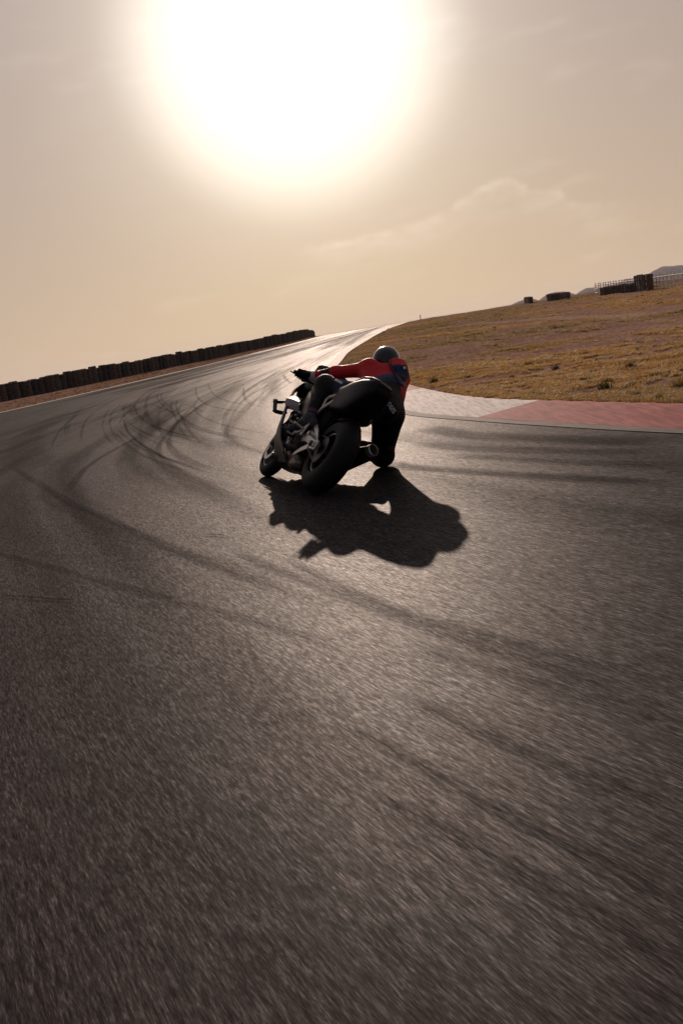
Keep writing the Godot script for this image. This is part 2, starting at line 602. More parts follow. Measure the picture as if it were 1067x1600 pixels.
func make_track() -> void:
	var t := put("track", strip(func(d): return [along(OUTER, d), along(INNER, d)], -30.0, 190.0, 0.5, 28, flat), M.asphalt)
	structure(t)
	# painted edge lines
	structure(put("track_line", strip(func(d): return [along(INNER, d) - 0.46, along(INNER, d) - 0.03], 23.0, 150.0, 0.6, 2, func(_q, _d): return 0.004), M.line_white, t))
	structure(put("track_line", strip(func(d): return [along(OUTER, d) + 0.06, along(OUTER, d) + 0.30], 30.0, 150.0, 0.6, 2, func(_q, _d): return 0.004), M.line_white, t))
	make_marks(t)
	# kerb inside the bend: sections painted in turn, on a concrete edge
	var k := Node3D.new()
	k.name = "kerb"
	add_child(k)
	structure(k)
	put("kerb_edge", strip(func(d): return [along(INNER, d) - 0.03, along(INNER, d) + 0.13 + 0.02 * sin(d * 2.1)], -12.0, 25.0, 0.25, 2, func(q, _d): return 0.006 + 0.008 * q), M.kerb_concrete, k)
	var cuts := [-11.0, -5.6, -0.2, 5.0, 10.35, 15.75, 20.5, 25.0]
	for i in cuts.size() - 1:
		var z0: float = cuts[i]
		var z1: float = cuts[i + 1]
		put("kerb_section", kerb_piece(z0, z1), M.kerb_red if i % 2 == 1 else M.kerb_white, k)

# one painted section: rises gently to the grass, low ripples across it, ends cut askew
func kerb_piece(z0: float, z1: float) -> ArrayMesh:
	var v := PackedVector3Array()
	var uv := PackedVector2Array()
	var f := PackedInt32Array()
	var n := int((z1 - z0) / 0.1)
	var across := 6
	for i in n + 1:
		for j in across + 1:
			var q := float(j) / across
			var d := lerpf(z0, z1, float(i) / n)
			d += q * 0.42 * (1.0 if d < 13.0 else 1.0 - smoothstep(13.0, 15.7, d) * 1.3)
			var wide := 1.02 * smoothstep(26.0, 19.0, d) + 0.1
			var x := along(INNER, d) + 0.115 + wide * q
			var y := rise(d) + 0.014 + 0.055 * q + 0.004 * sin(d * 13.0) * q
			if j == across: y = rise(d) - 0.06
			v.append(Vector3(x, y, -d))
			uv.append(Vector2(x, d))
	for i in n:
		for j in across:
			var a := i * (across + 1) + j
			var b := a + across + 1
			f.append_array([a, b, b + 1, a, b + 1, a + 1])
	return smooth_mesh(v, f, PackedColorArray(), uv)

# soft-edged dark ribbons on the asphalt: tyre rubber, and films against crest glare
func ribbon(pts: Array, width: float, dark: float, lift: float, sd: int) -> ArrayMesh:
	var cv := Curve3D.new()
	for p in pts: cv.add_point(p)
	for i in pts.size():
		var a: Vector3 = pts[maxi(i - 1, 0)]
		var b: Vector3 = pts[mini(i + 1, pts.size() - 1)]
		cv.set_point_in(i, (a - b) / 6.0)
		cv.set_point_out(i, (b - a) / 6.0)
	var total := cv.get_baked_length()
	var n := clampi(int(total / 0.18), 12, 260)
	var v := PackedVector3Array()
	var c := PackedColorArray()
	var f := PackedInt32Array()
	var nn := FastNoiseLite.new()
	nn.seed = sd
	nn.frequency = 0.45
	nn.fractal_octaves = 4
	var rows := [-1.0, -0.55, -0.2, 0.2, 0.55, 1.0]
	for i in n + 1:
		var s := total * i / n
		var p := cv.sample_baked(s, true)
		var q := cv.sample_baked(minf(s + 0.05, total), true) - cv.sample_baked(maxf(s - 0.05, 0.0), true)
		var side := Vector3(-q.z, 0, q.x).normalized()
		var ends := smoothstep(0.0, total * 0.12, s) * smoothstep(total, total * 0.88, s)
		for k in rows.size():
			var w := width * 0.5 * (1.0 + 0.25 * nn.get_noise_2d(s * 0.5, 50.0))
			var pos: Vector3 = p + side * rows[k] * w
			pos.y = rise(-pos.z) + 0.004 + lift
			v.append(pos)
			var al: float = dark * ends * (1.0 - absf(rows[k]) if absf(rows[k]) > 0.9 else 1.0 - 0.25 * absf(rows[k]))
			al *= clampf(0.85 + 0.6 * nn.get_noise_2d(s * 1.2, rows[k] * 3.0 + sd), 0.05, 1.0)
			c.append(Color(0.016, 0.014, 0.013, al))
	var m := rows.size()
	for i in n:
		for j in m - 1:
			var a := i * m + j
			f.append_array([a, a + m, a + m + 1, a, a + m + 1, a + 1])
	var am := smooth_mesh(v, f, c)
	return am

func make_marks(t: Node3D) -> void:
	var crop := [  # read off an enlargement of the skid-marked stretch, 3.557 to the pixel
		[[700, 210], [600, 290], [545, 340], [525, 400], [530, 460], [560, 520], [640, 590], [740, 650], [860, 700], [960, 740], [1067, 770]],
		[[640, 190], [500, 260], [465, 310], [465, 370], [500, 430], [560, 470], [700, 510], [850, 550], [1067, 580]],
		[[600, 200], [480, 250], [405, 310], [400, 360], [450, 420], [530, 460], [640, 490], [800, 525], [1067, 570]],
		[[560, 200], [400, 260], [290, 350], [258, 420], [275, 490], [330, 550], [430, 620]],
		[[330, 400], [350, 470], [420, 540], [540, 610], [700, 670], [860, 720]],
		[[760, 170], [680, 250], [610, 300], [597, 350], [620, 400], [640, 450], [700, 530], [800, 585]],
		[[735, 225], [740, 280], [800, 330], [930, 360], [1067, 380]],
		[[640, 380], [700, 430], [800, 470], [930, 500], [1067, 530]],
		[[100, 560], [105, 460], [150, 390], [250, 320], [400, 240]],
		[[10, 500], [20, 430], [100, 350], [220, 290]],
		[[700, 290], [650, 330], [640, 390], [720, 450], [880, 500], [1067, 530]],
		[[1000, 230], [1010, 290], [1067, 330]],
		[[395, 330], [370, 360], [340, 385], [300, 440]],
		[[500, 330], [540, 350], [590, 365], [640, 405]],
		[[530, 260], [520, 290], [560, 340], [610, 385]],
		[[280, 480], [330, 530], [420, 600], [560, 660], [760, 720]],
		[[360, 450], [430, 500], [560, 560]],
	]
	var list := []
	for c in crop:
		var p := []
		for q in c: p.append(ground_px(100.0 + q[0] / 3.557, 540.0 + q[1] / 3.557))
		for twin in 2:   # most were laid by two wheels or two passes, a little apart
			var shift := Vector3(rng.randf_range(-0.5, 0.5), 0, rng.randf_range(-0.6, 0.6)) * twin
			var pp := []
			for w in p: pp.append(w + shift)
			list.append([pp, rng.randf_range(0.055, 0.09), rng.randf_range(0.13, 0.25)])
	for b in [
		[[[1067, 690], [900, 688], [740, 680], [655, 668]], 0.45, 0.5], [[[1067, 705], [880, 705], [720, 700], [650, 692]], 0.3, 0.35],
		[[[1067, 757], [850, 745], [660, 732], [600, 722]], 0.22, 0.6], [[[1067, 728], [880, 722], [700, 712]], 0.2, 0.4],
		[[[440, 872], [600, 945], [744, 988], [900, 1032], [1067, 1078]], 0.09, 0.42], [[[360, 860], [520, 925], [680, 985], [850, 1040], [1067, 1110]], 0.1, 0.4],
		[[[540, 1130], [660, 1196], [724, 1235], [834, 1292], [984, 1362], [1067, 1416]], 0.045, 0.5], [[[640, 1090], [700, 1120], [884, 1200], [1067, 1256]], 0.06, 0.4],
		[[[-120, 838], [0, 865], [140, 903], [300, 945], [430, 980], [600, 1040]], 0.06, 0.35], [[[20, 730], [100, 780], [170, 812], [250, 850], [345, 888], [500, 940], [640, 975]], 0.12, 0.32],
		[[[60, 770], [150, 815], [240, 850], [330, 878], [470, 915]], 0.25, 0.2], [[[0, 932], [70, 937], [120, 940]], 0.03, 0.6], [[[324, 836], [338, 837], [352, 838]], 0.04, 0.7],
		[[[640, 1010], [760, 1040], [900, 1085], [1067, 1140]], 0.12, 0.3], [[[420, 715], [340, 695], [250, 665], [190, 630]], 0.5, 0.22],
		[[[330, 690], [260, 660], [230, 630], [270, 600], [350, 578]], 1.6, 0.25], [[[60, 740], [40, 700], [60, 670], [120, 640]], 0.9, 0.22],
		[[[590, 1240], [760, 1330], [900, 1410], [1067, 1500]], 0.05, 0.4],
	]:
		var p := []
		for q in b[0]: p.append(ground_px(q[0], q[1]))
		list.append([p, b[1], b[2] * 0.75])
	for i in 90:   # faint ones along the driven line
		var q := rng.randf_range(0.25, 0.97)
		var d0 := rng.randf_range(1.0, 55.0)
		var d1 := d0 + rng.randf_range(6.0, 30.0)
		var drift := rng.randf_range(-0.06, 0.06)
		var p := []
		for s in 7:
			var d := lerpf(d0, d1, s / 6.0)
			var k := q + drift * s / 6.0
			p.append(Vector3(lerpf(along(OUTER, d), along(INNER, d), k), rise(d), -d))
		list.append([p, rng.randf_range(0.03, 0.16), rng.randf_range(0.1, 0.3)])
	for i in 34:   # broad, thin films of rubber where most wheels run
		var q := rng.randf_range(0.5, 0.965)
		var d0 := rng.randf_range(-2.0, 30.0)
		var d1 := d0 + rng.randf_range(9.0, 28.0)
		var drift := rng.randf_range(-0.05, 0.05)
		var p := []
		for s in 7:
			var d := lerpf(d0, d1, s / 6.0)
			p.append(Vector3(lerpf(along(OUTER, d), along(INNER, d), q + drift * s / 6.0), rise(d), -d))
		list.append([p, rng.randf_range(0.2, 0.6), rng.randf_range(0.08, 0.22)])
	for i in 26:   # dark films added up the rise to dim the glare at the crest
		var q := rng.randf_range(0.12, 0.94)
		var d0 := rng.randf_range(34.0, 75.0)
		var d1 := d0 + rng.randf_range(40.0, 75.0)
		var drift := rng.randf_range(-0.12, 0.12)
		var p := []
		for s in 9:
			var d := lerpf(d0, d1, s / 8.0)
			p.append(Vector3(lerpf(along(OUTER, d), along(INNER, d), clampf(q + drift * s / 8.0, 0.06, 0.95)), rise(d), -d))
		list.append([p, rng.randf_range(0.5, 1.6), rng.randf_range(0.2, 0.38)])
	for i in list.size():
		put("tyre_mark_or_glare_film", ribbon(list[i][0], list[i][1], list[i][2], 0.00012 * i, i), M.rubber_and_glare_film, t)

# ---------------------------------------------------------------- dry grass
func clump(blades: int, seed_: int, tone := Color(1, 1, 1)) -> ArrayMesh:
	var r := RandomNumberGenerator.new()
	r.seed = seed_
	var v := PackedVector3Array()
	var f := PackedInt32Array()
	for i in blades:
		var w := r.randf() * TAU
		var out := Vector3(cos(w), 0, sin(w))
		var side := Vector3(-out.z, 0, out.x)
		var base := out * r.randf() * 0.75
		var h := r.randf_range(0.35, 1.0)
		var lean := r.randf_range(0.15, 0.9)
		var wd := r.randf_range(0.05, 0.11)
		var mid := base + out * lean * 0.35 + Vector3.UP * h * 0.62
		var tip := base + out * lean + Vector3.UP * h * r.randf_range(0.8, 1.0)
		var b := v.size()
		v.append_array([base - side * wd, base + side * wd, mid - side * wd * 0.7, mid + side * wd * 0.7, tip])
		f.append_array([b, b + 2, b + 1, b + 1, b + 2, b + 3, b + 2, b + 4, b + 3])
	var c := PackedColorArray()
	c.resize(v.size())
	c.fill(tone)
	return smooth_mesh(v, f, c)

func make_grass() -> void:
	var kinds := [clump(16, 1), clump(12, 2), clump(20, 3)]
	var where := [[], [], []]
	var tint := [[], [], []]
	var tries := 150000
	for i in tries:
		var d := exp(rng.randf_range(log(7.0), log(105.0)))
		var xi := along(INNER, d) + (1.08 * smoothstep(26.0, 19.0, d) + 0.15)
		var wide := minf(d * 0.46 + 1.0, 46.0)
		if xi > wide: continue
		var x := rng.randf_range(xi, wide)
		var a := n_patch.get_noise_2d(x, d)
		var b := n_fine.get_noise_2d(x * 1.3, d * 1.3)
		var off := x - xi
		var dens := 0.08 + a * 1.5 + b * 0.9 + n_big.get_noise_2d(x + 90.0, d) * 0.8
		if off < 0.5 and d < 28.0: dens += 0.4
		if d > 36.0 and d < 72.0 and absf(x - along([[34.0, 12.4], [44.0, 12.9], [52.0, 12.4], [60.0, 11.0], [68.0, 9.2], [74.0, 7.6]], d)) < 0.9: continue
		if rng.randf() > dens: continue
		var k := rng.randi() % 3
		var h := rng.randf_range(0.022, 0.06) * (1.0 + clampf(a, 0, 1) * 0.9) * (1.0 + d / 70.0)
		var s := h * rng.randf_range(1.0, 1.9)
		var bs := Basis.from_euler(Vector3(0, rng.randf() * TAU, 0)).scaled(Vector3(s, h, s))
		where[k].append(Transform3D(bs, Vector3(x, ground_height(x, d) - 0.004, -d)))
		var gold := Color(0.58, 0.38, 0.165).lerp(Color(0.58, 0.45, 0.27), rng.randf())
		var olive := Color(0.31, 0.26, 0.135).lerp(Color(0.46, 0.35, 0.21), rng.randf())
		var c := gold.lerp(olive, clampf(0.35 - n_big.get_noise_2d(x, d) * 2.6 + rng.randf_range(-0.3, 0.3), 0, 0.95))
		if rng.randf() < 0.04: c = Color(0.10, 0.12, 0.035)
		tint[k].append(c)
	# the dirt verge before the tyre wall carries a thin, low growth
	for i in 2500:
		var d := rng.randf_range(34.0, 118.0)
		var x := along(OUTER, d) - rng.randf_range(0.3, 6.5)
		var k := rng.randi() % 3
		var h := rng.randf_range(0.03, 0.10)
		where[k].append(Transform3D(Basis.from_euler(Vector3(0, rng.randf() * TAU, 0)).scaled(Vector3(h * 1.6, h, h * 1.6)), Vector3(x, ground_height(x, d) - 0.004, -d)))
		tint[k].append(Color(0.22, 0.15, 0.08))
	for k in 3:
		var mm := MultiMesh.new()
		mm.transform_format = MultiMesh.TRANSFORM_3D
		mm.use_colors = true
		mm.mesh = kinds[k]
		mm.instance_count = where[k].size()
		for i in where[k].size():
			mm.set_instance_transform(i, where[k][i])
			mm.set_instance_color(i, tint[k][i])
		var o := MultiMeshInstance3D.new()
		o.name = numbered("dry_grass")
		o.multimesh = mm
		o.material_override = M.grass
		o.set_meta("kind", "stuff")
		o.set_meta("label", "thin dry golden grass growing over the reddish field beside the kerb")
		o.set_meta("category", "grass")
		add_child(o)
	# tufts that stand out singly
	var spots := [
		[945, 612, 0.15, Color(0.07, 0.08, 0.03), "dark green round tuft standing alone in the golden grass near the red kerb"],
		[1062, 608, 0.17, Color(0.20, 0.17, 0.08), "large pale straw-green tuft at the edge of bare soil by the red kerb"],
		[993, 622, 0.10, Color(0.13, 0.13, 0.04), "small olive tuft close behind the red kerb, beside bare soil"],
		[845, 621, 0.08, Color(0.17, 0.16, 0.035), "low yellow-green tuft at the corner where white and red kerb paint meet"],
		[678, 600, 0.16, Color(0.11, 0.11, 0.04), "green tuft behind the rider where the white kerb section begins"],
		[800, 592, 0.09, Color(0.08, 0.09, 0.03), "small dark green tuft in golden grass behind the white kerb section"],
		[868, 577, 0.13, Color(0.09, 0.08, 0.04), "flat dark tuft on reddish soil in the middle of the dry field"],
		[985, 578, 0.14, Color(0.08, 0.07, 0.035), "wide dark brown tuft on bare reddish soil in the dry field"],
		[1030, 628, 0.10, Color(0.12, 0.12, 0.045), "green tuft touching the back edge of the red kerb"],
	]
	for s in spots:
		var p := ground_px(s[0], s[1])
		var o := put("grass_tuft", clump(90, 100 + int(s[0]), s[3]), M.grass)
		o.position = Vector3(p.x, ground_height(p.x, -p.z) - 0.01, p.z)
		o.scale = Vector3(s[2] * 0.75, s[2], s[2] * 0.75)
		tag(o, s[4], "grass tuft", "tufts standing out in the dry field")

# ---------------------------------------------------------------- tyre walls, fence, far hills
func stack_mesh(n: int, sd: int) -> ArrayMesh:
	var r := RandomNumberGenerator.new()
	r.seed = sd
	var s := Sh.new()
	var y := 0.0
	for i in n:
		var h := r.randf_range(0.185, 0.225)
		var rr := r.randf_range(0.285, 0.32)
		var at := Vector3(r.randf_range(-0.03, 0.03), y, r.randf_range(-0.03, 0.03))
		s.lathe([Vector2(rr * 0.62, 0.01), Vector2(rr * 0.9, 0.0), Vector2(rr, h * 0.25), Vector2(rr, h * 0.75), Vector2(rr * 0.9, h), Vector2(rr * 0.62, h - 0.01), Vector2(rr * 0.55, h * 0.5)], at, Vector3.UP, 14, true)
		y += h
	return s.mesh(50.0)

func make_walls() -> void:
	var kinds := []
	for i in 6: kinds.append(stack_mesh(6, 200 + i))
	var short := []
	for i in 3: short.append(stack_mesh(4, 300 + i))
	var cv := Curve2D.new()
	var base := [[-29.0, 42.0], [-24.0, 52.0], [-20.5, 60.0], [-17.0, 68.5], [-13.6, 77.0], [-10.4, 86.0], [-7.4, 96.0], [-4.6, 106.0], [-2.4, 116.0], [-0.9, 126.0], [-0.2, 135.0], [0.05, 143.0]]
	for p in base: cv.add_point(Vector2(p[0], p[1]))
	var total := cv.get_baked_length()
	var s := 0.0
	while s < total:
		var p := cv.sample_baked(s)
		stack(kinds[rng.randi() % 6], p, rng.randf_range(0.88, 0.96), "dark stack of old tyres in the long tyre wall behind the outer track edge", "stacks of the long tyre wall")
		s += rng.randf_range(0.60, 0.66)
	for run in [[26.6, 110.5, 27.4, 116.0, "short far run beside bare ground", 0.92], [28.2, 100.0, 28.0, 107.2, "middle run where the white fence begins", 0.95], [29.35, 78.8, 29.5, 82.2, "tall end block before the white fence", 1.12], [29.5, 82.9, 29.5, 92.0, "long run beside the tall end block", 0.98]]:
		var a := Vector2(run[0], run[1])
		var b := Vector2(run[2], run[3])
		var n := int(a.distance_to(b) / 0.62)
		for i in n + 1:
			stack((kinds if run[5] > 1.0 else short)[rng.randi() % 3], a.lerp(b, float(i) / n), run[5] * rng.randf_range(0.97, 1.04), "black tyre stack across the dry field, in the " + run[4], "tyre stacks across the field, " + run[4])
	# white post-and-rail fence behind the field
	var line := [Vector2(30.6, 52.0), Vector2(30.4, 62.0), Vector2(30.2, 74.0), Vector2(30.1, 84.0), Vector2(30.0, 96.0)]
	var fence := thing("white_fence", "white post and rail fence running behind the tyre stacks across the dry field", "fence", Vector3(30.1, rise(84.0), -84.0))
	var fc := Curve2D.new()
	for p in line: fc.add_point(p)
	var fl := fc.get_baked_length()
	var post := Sh.new().box(Vector3(0, 0.6, 0), Vector3(0.10, 1.3, 0.10), Basis(), 0.012).mesh()
	var step := 0.78
	var k := 0.0
	while k < fl:
		var p := fc.sample_baked(k)
		var o := put("post", post, M.fence_white, fence)
		o.position = Vector3(p.x, rise(p.y) + 0.02, -p.y) - fence.position
		o.rotation = Vector3(rng.randf_range(-0.03, 0.03), rng.randf() * 0.3, rng.randf_range(-0.04, 0.04))
		k += step
	for y in [0.28, 0.66, 1.04]:
		for i in line.size() - 1:
			var a := Vector3(line[i].x - 0.09, rise(line[i].y) + y, -line[i].y) - fence.position
			var b := Vector3(line[i + 1].x - 0.09, rise(line[i + 1].y) + y, -line[i + 1].y) - fence.position
			put("rail", Sh.new().tube([a, b], [0.05, 0.05], 6).mesh(), M.fence_white, fence)
	# a thin marker post on the crest
	var q := ground_px(657, 499.5)
	var mp := thing("marker_post", "thin weathered marker post at the crest beside the inner white line", "post", Vector3(q.x, rise(-q.z), q.z))
	put("post", Sh.new().tube([Vector3(0, -0.1, 0), Vector3(0.02, 0.55, 0)], [0.05, 0.045], 6).mesh(), M.old_tyre, mp)
	put("cap", Sh.new().box(Vector3(0.02, 0.58, 0), Vector3(0.16, 0.1, 0.1)).mesh(), M.old_tyre, mp)

var stack_tones := []

func stack(m: Mesh, p: Vector2, tall: float, label: String, group: String) -> void:
	if stack_tones.is_empty():
		for c in [Color(1, 1, 1), Color(0.72, 0.72, 0.74), Color(0.86, 0.82, 0.78), Color(1.0, 0.94, 0.88)]:
			var w: StandardMaterial3D = M.old_tyre.duplicate()
			w.albedo_color = c
			stack_tones.append(w)
	var o := put("tyre_stack", m, stack_tones[rng.randi() % 4])
	o.position = Vector3(p.x, ground_height(p.x, p.y) - 0.02, -p.y)
	o.basis = Basis.from_euler(Vector3(rng.randf_range(-0.02, 0.02), rng.randf() * TAU, rng.randf_range(-0.02, 0.02))).scaled_local(Vector3(1, tall, 1))
	tag(o, label, "tyre stack", group)

# a ridge on the horizon: peaks given as pixels, raised at a distance
func ridge(called: String, peaks: Array, dist: float, sd: int) -> void:
	var nn := FastNoiseLite.new()
	nn.seed = sd
	nn.frequency = 1.0
	nn.fractal_octaves = 5
	var v := PackedVector3Array()
	var f := PackedInt32Array()
	var x0: float = peaks[0][0]
	var x1: float = peaks[peaks.size() - 1][0]
	var n := int((x1 - x0) / 1.6)
	var deep := 9
	for i in n + 1:
		var px := lerpf(x0, x1, float(i) / n)
		var py := 0.0
		for k in peaks.size() - 1:
			if px >= peaks[k][0] and px <= peaks[k + 1][0] + 0.01:
				var u: float = (px - peaks[k][0]) / (peaks[k + 1][0] - peaks[k][0])
				py = lerpf(peaks[k][1], peaks[k + 1][1], u * u * (3 - 2 * u) * 0.6 + u * 0.4)
		var r := look(px, py)
		var top := EYE + r.y * dist + nn.get_noise_2d(px * 0.12, 0) * 3.0
		for j in deep:
			var u := absf(j - 4) / 4.0
			var h := lerpf(top, -45.0, pow(u, 1.25)) + nn.get_noise_2d(px * 0.1, j * 0.9) * 8.0 * u
			v.append(Vector3(r.x * dist, h, -dist + (4 - j) * 140.0))
	for i in n:
		for j in deep - 1:
			var a := i * deep + j
			f.append_array([a, a + 1, a + deep + 1, a, a + deep + 1, a + deep])
	structure(put(called, smooth_mesh(v, f), M.hill))

func make_hills() -> void:
	ridge("mountains", [[770, 486], [795, 478], [812, 470], [826, 465], [834, 470], [846, 472], [856, 459], [866, 456.5], [880, 455.5], [892, 461], [905, 460], [915, 450], [930, 449], [938, 453], [948, 446], [962, 444], [978, 436], [990, 435], [1000, 440], [1010, 434], [1022, 422], [1036, 416], [1050, 415.5], [1067, 414], [1085, 418], [1120, 412], [1180, 420], [1300, 395], [1420, 400]], 6000.0, 71)

# ---------------------------------------------------------------- motorcycle (own axes: x right, y up, z back; rear axle above the origin)
func node(called: String, parent: Node3D) -> Node3D:
	var o := Node3D.new()
	o.name = called
	parent.add_child(o, true)
	return o

func oval(z: float, yc: float, w: float, h: float, p := 2.6, n := 24, xc := 0.0) -> PackedVector3Array:
	var r := PackedVector3Array()
	for i in n:
		var a := TAU * (i + 0.5) / n
		var c := cos(a)
		var s := sin(a)
		r.append(Vector3(xc + w * signf(c) * pow(absf(c), 2.0 / p), yc + h * signf(s) * pow(absf(s), 2.0 / p), z))
	return r

func body_loft(rows: Array, p := 2.6) -> Sh:
	var rings := []
	for r in rows: rings.append(oval(r[0], r[1], r[2], r[3], p))
	return Sh.new().loft(rings)

func wheel(called: String, at: Vector3, core: float, sec: float, parent: Node3D) -> Node3D:
	var w := node(called, parent)
	w.position = at
	var X := Vector3.RIGHT
	var prof := []
	for i in 17:
		var a := deg_to_rad(-112.0 + 14.0 * i)
		prof.append(Vector2(core + sec * cos(a), sec * sin(a)))
	var seat := core - sec * 0.55
	prof.append(Vector2(seat, sec * 0.62))
	prof.append(Vector2(seat, -sec * 0.62))
	put("tyre", Sh.new().lathe(prof, Vector3.ZERO, X, 72, true).mesh(45), M.tyre, w)
	var rw := sec * 0.66
	var rr := seat + 0.012
	var s := Sh.new()
	s.lathe([Vector2(rr, -rw), Vector2(rr + 0.006, 0), Vector2(rr, rw), Vector2(rr - 0.022, rw * 0.8), Vector2(rr - 0.034, 0), Vector2(rr - 0.022, -rw * 0.8)], Vector3.ZERO, X, 48, true)
	s.lathe([Vector2(0.0, -0.085), Vector2(0.035, -0.085), Vector2(0.048, -0.05), Vector2(0.048, 0.05), Vector2(0.035, 0.085), Vector2(0.0, 0.085)], Vector3.ZERO, X, 24)
	var rim := put("rim", s.mesh(), M.rim, w)
	for i in 6:
		var a := TAU * i / 6 + 0.3
		var d := Vector3(0, sin(a), cos(a))
		var e := Vector3(0, cos(a), -sin(a))
		for k in [-1, 1]:
			put("spoke", Sh.new().tube([d * 0.04 + e * 0.012 * k, d * (rr - 0.02) + e * 0.034 * k], [0.013, 0.010], 6, Vector2(1, 1.5), X).mesh(), M.rim, rim)
	for k in [-1, 1]:
		put("rim_lip", Sh.new().lathe([Vector2(rr - 0.016, k * (rw + 0.003)), Vector2(rr + 0.001, k * (rw + 0.008)), Vector2(rr + 0.002, k * (rw + 0.002)), Vector2(rr - 0.014, k * (rw - 0.002))], Vector3.ZERO, X, 48, true).mesh(), M.rim_edge, rim)
	return w

func disc(parent: Node3D, x: float, r0: float, r1: float) -> void:
	var d := put("brake_disc", Sh.new().lathe([Vector2(r0, x - 0.0025), Vector2(r1, x - 0.0025), Vector2(r1, x + 0.0025), Vector2(r0, x + 0.0025)], Vector3.ZERO, Vector3.RIGHT, 48, true).mesh(), M.disc, parent)
	var s := Sh.new()
	for i in 8:
		var a := TAU * i / 8
		var e := Vector3(0, sin(a), cos(a))
		s.tube([e * 0.04 + Vector3(x, 0, 0), e * (r0 + 0.008) + Vector3(x, 0, 0)], [0.009, 0.007], 6)
	put("disc_carrier", s.mesh(), M.dark_alloy, d)

func make_motorcycle() -> void:
	var head := deg_to_rad(17.3)
	var lean := deg_to_rad(43.0)
	var fwd := Vector3(-sin(head), 0, -cos(head))
	var right := Vector3(cos(head), 0, -sin(head))
	var X := right * cos(lean) - Vector3.UP * sin(lean)
	var Y := Vector3.UP * cos(lean) + right * sin(lean)
	bike_basis = Basis(X, Y, -fwd)
	var axle := Vector3(-0.16, 0, -7.01) + Vector3.UP * 0.1 + Y * 0.226
	bike_at = axle - Y * 0.326
	var b := thing("motorcycle", "black sport motorcycle leaning steeply into the bend under the red and black rider", "motorcycle", bike_at, bike_basis)
	var R := Vector3(0, 0.326, 0)
	var Fr := Vector3(0, 0.2854, -1.457)
	var rx := Vector3.RIGHT
	# wheels
	var rw := wheel("rear_wheel", R, 0.226, 0.1, b)
	disc(rw, 0.1, 0.075, 0.11)
	put("sprocket", Sh.new().lathe([Vector2(0.04, -0.108), Vector2(0.108, -0.108), Vector2(0.112, -0.104), Vector2(0.108, -0.1), Vector2(0.04, -0.1)], Vector3.ZERO, rx, 40, true).mesh(), M.dark_alloy, rw)
	var fw := wheel("front_wheel", Fr, 0.24, 0.06, b)
	disc(fw, -0.075, 0.115, 0.16)
	disc(fw, 0.075, 0.115, 0.16)
	# chain
	var ch := []
	for a in 13:
		var w := -PI / 2 + PI * a / 12
		ch.append(R + Vector3(-0.104, sin(w) * 0.108, cos(w) * 0.108))
	for a in 9:
		var w := PI / 2 + PI * a / 8
		ch.append(Vector3(-0.104, 0.43 + sin(w) * 0.038, -0.6 + cos(w) * 0.038))
	ch.append(ch[0])
	var cr := []
	for i in ch.size(): cr.append(0.009)
	put("chain", Sh.new().tube(ch, cr, 6, Vector2(1.0, 0.8), rx).mesh(), M.dark_alloy, b)
	# swingarm
	var s := Sh.new()
	for k in [-1, 1]:
		s.tube([Vector3(k * 0.115, 0.41, -0.57), Vector3(k * 0.145, 0.405, -0.32), Vector3(k * 0.15, 0.36, -0.1), Vector3(k * 0.15, 0.33, 0.03)], [0.055, 0.05, 0.043, 0.034], 8, Vector2(0.45, 1.1))
		s.tube([Vector3(k * 0.12, 0.46, -0.5), Vector3(k * 0.135, 0.51, -0.36), Vector3(k * 0.145, 0.45, -0.2), Vector3(k * 0.15, 0.36, -0.05)], [0.03, 0.03, 0.028, 0.025], 8, Vector2(0.55, 1.0))
	s.box(Vector3(0, 0.43, -0.5), Vector3(0.24, 0.1, 0.1), Basis(), 0.02)
	var sa := put("swingarm", s.mesh(), M.alloy, b)
	put("axle_block", Sh.new().box(Vector3(-0.17, 0.33, 0.0), Vector3(0.022, 0.085, 0.13), Basis(), 0.012).box(Vector3(-0.186, 0.33, 0.005), Vector3(0.02, 0.05, 0.06), Basis(), 0.01).mesh(), M.alloy, sa)
	put("axle_nut", Sh.new().lathe([Vector2(0, -0.215), Vector2(0.018, -0.215), Vector2(0.024, -0.205), Vector2(0.024, -0.18)], Vector3(0, 0.33, 0.0), rx, 12).mesh(), M.dark_alloy, sa)
	put("chain_guard", Sh.new().tube([Vector3(-0.165, 0.315, -0.13), Vector3(-0.165, 0.27, -0.28), Vector3(-0.158, 0.225, -0.41)], [0.028, 0.026, 0.022], 8, Vector2(0.3, 1.0)).mesh(), M.alloy, sa)
	put("paddock_bobbin", Sh.new().lathe([Vector2(0, -0.23), Vector2(0.018, -0.23), Vector2(0.010, -0.2), Vector2(0.016, -0.16)], Vector3(0, 0.40, -0.12), rx, 12).mesh(), M.alloy, sa)
	# hugger over the rear tyre
	var hp := []
	for i in 9:
		var a := -1.1 + 2.2 * i / 8
		hp.append(Vector2(0.226 + 0.113 * cos(a), 0.113 * sin(a)))
	for i in 9:
		var a := 1.1 - 2.2 * i / 8
		hp.append(Vector2(0.226 + 0.118 * cos(a), 0.118 * sin(a)))
	put("rear_hugger", Sh.new().lathe(hp, R, rx, 16, true, deg_to_rad(82), deg_to_rad(168)).mesh(), M.carbon, b)
	# engine
	s = Sh.new()
	s.box(Vector3(0, 0.40, -0.83), Vector3(0.32, 0.26, 0.44), Basis.from_euler(Vector3(0.15, 0, 0)), 0.04)
	s.box(Vector3(0, 0.60, -0.98), Vector3(0.34, 0.28, 0.22), Basis.from_euler(Vector3(-0.45, 0, 0)), 0.03)
	s.box(Vector3(0, 0.46, -0.64), Vector3(0.24, 0.2, 0.16), Basis(), 0.03)
	var en := put("engine", s.mesh(), M.dark_alloy, b)
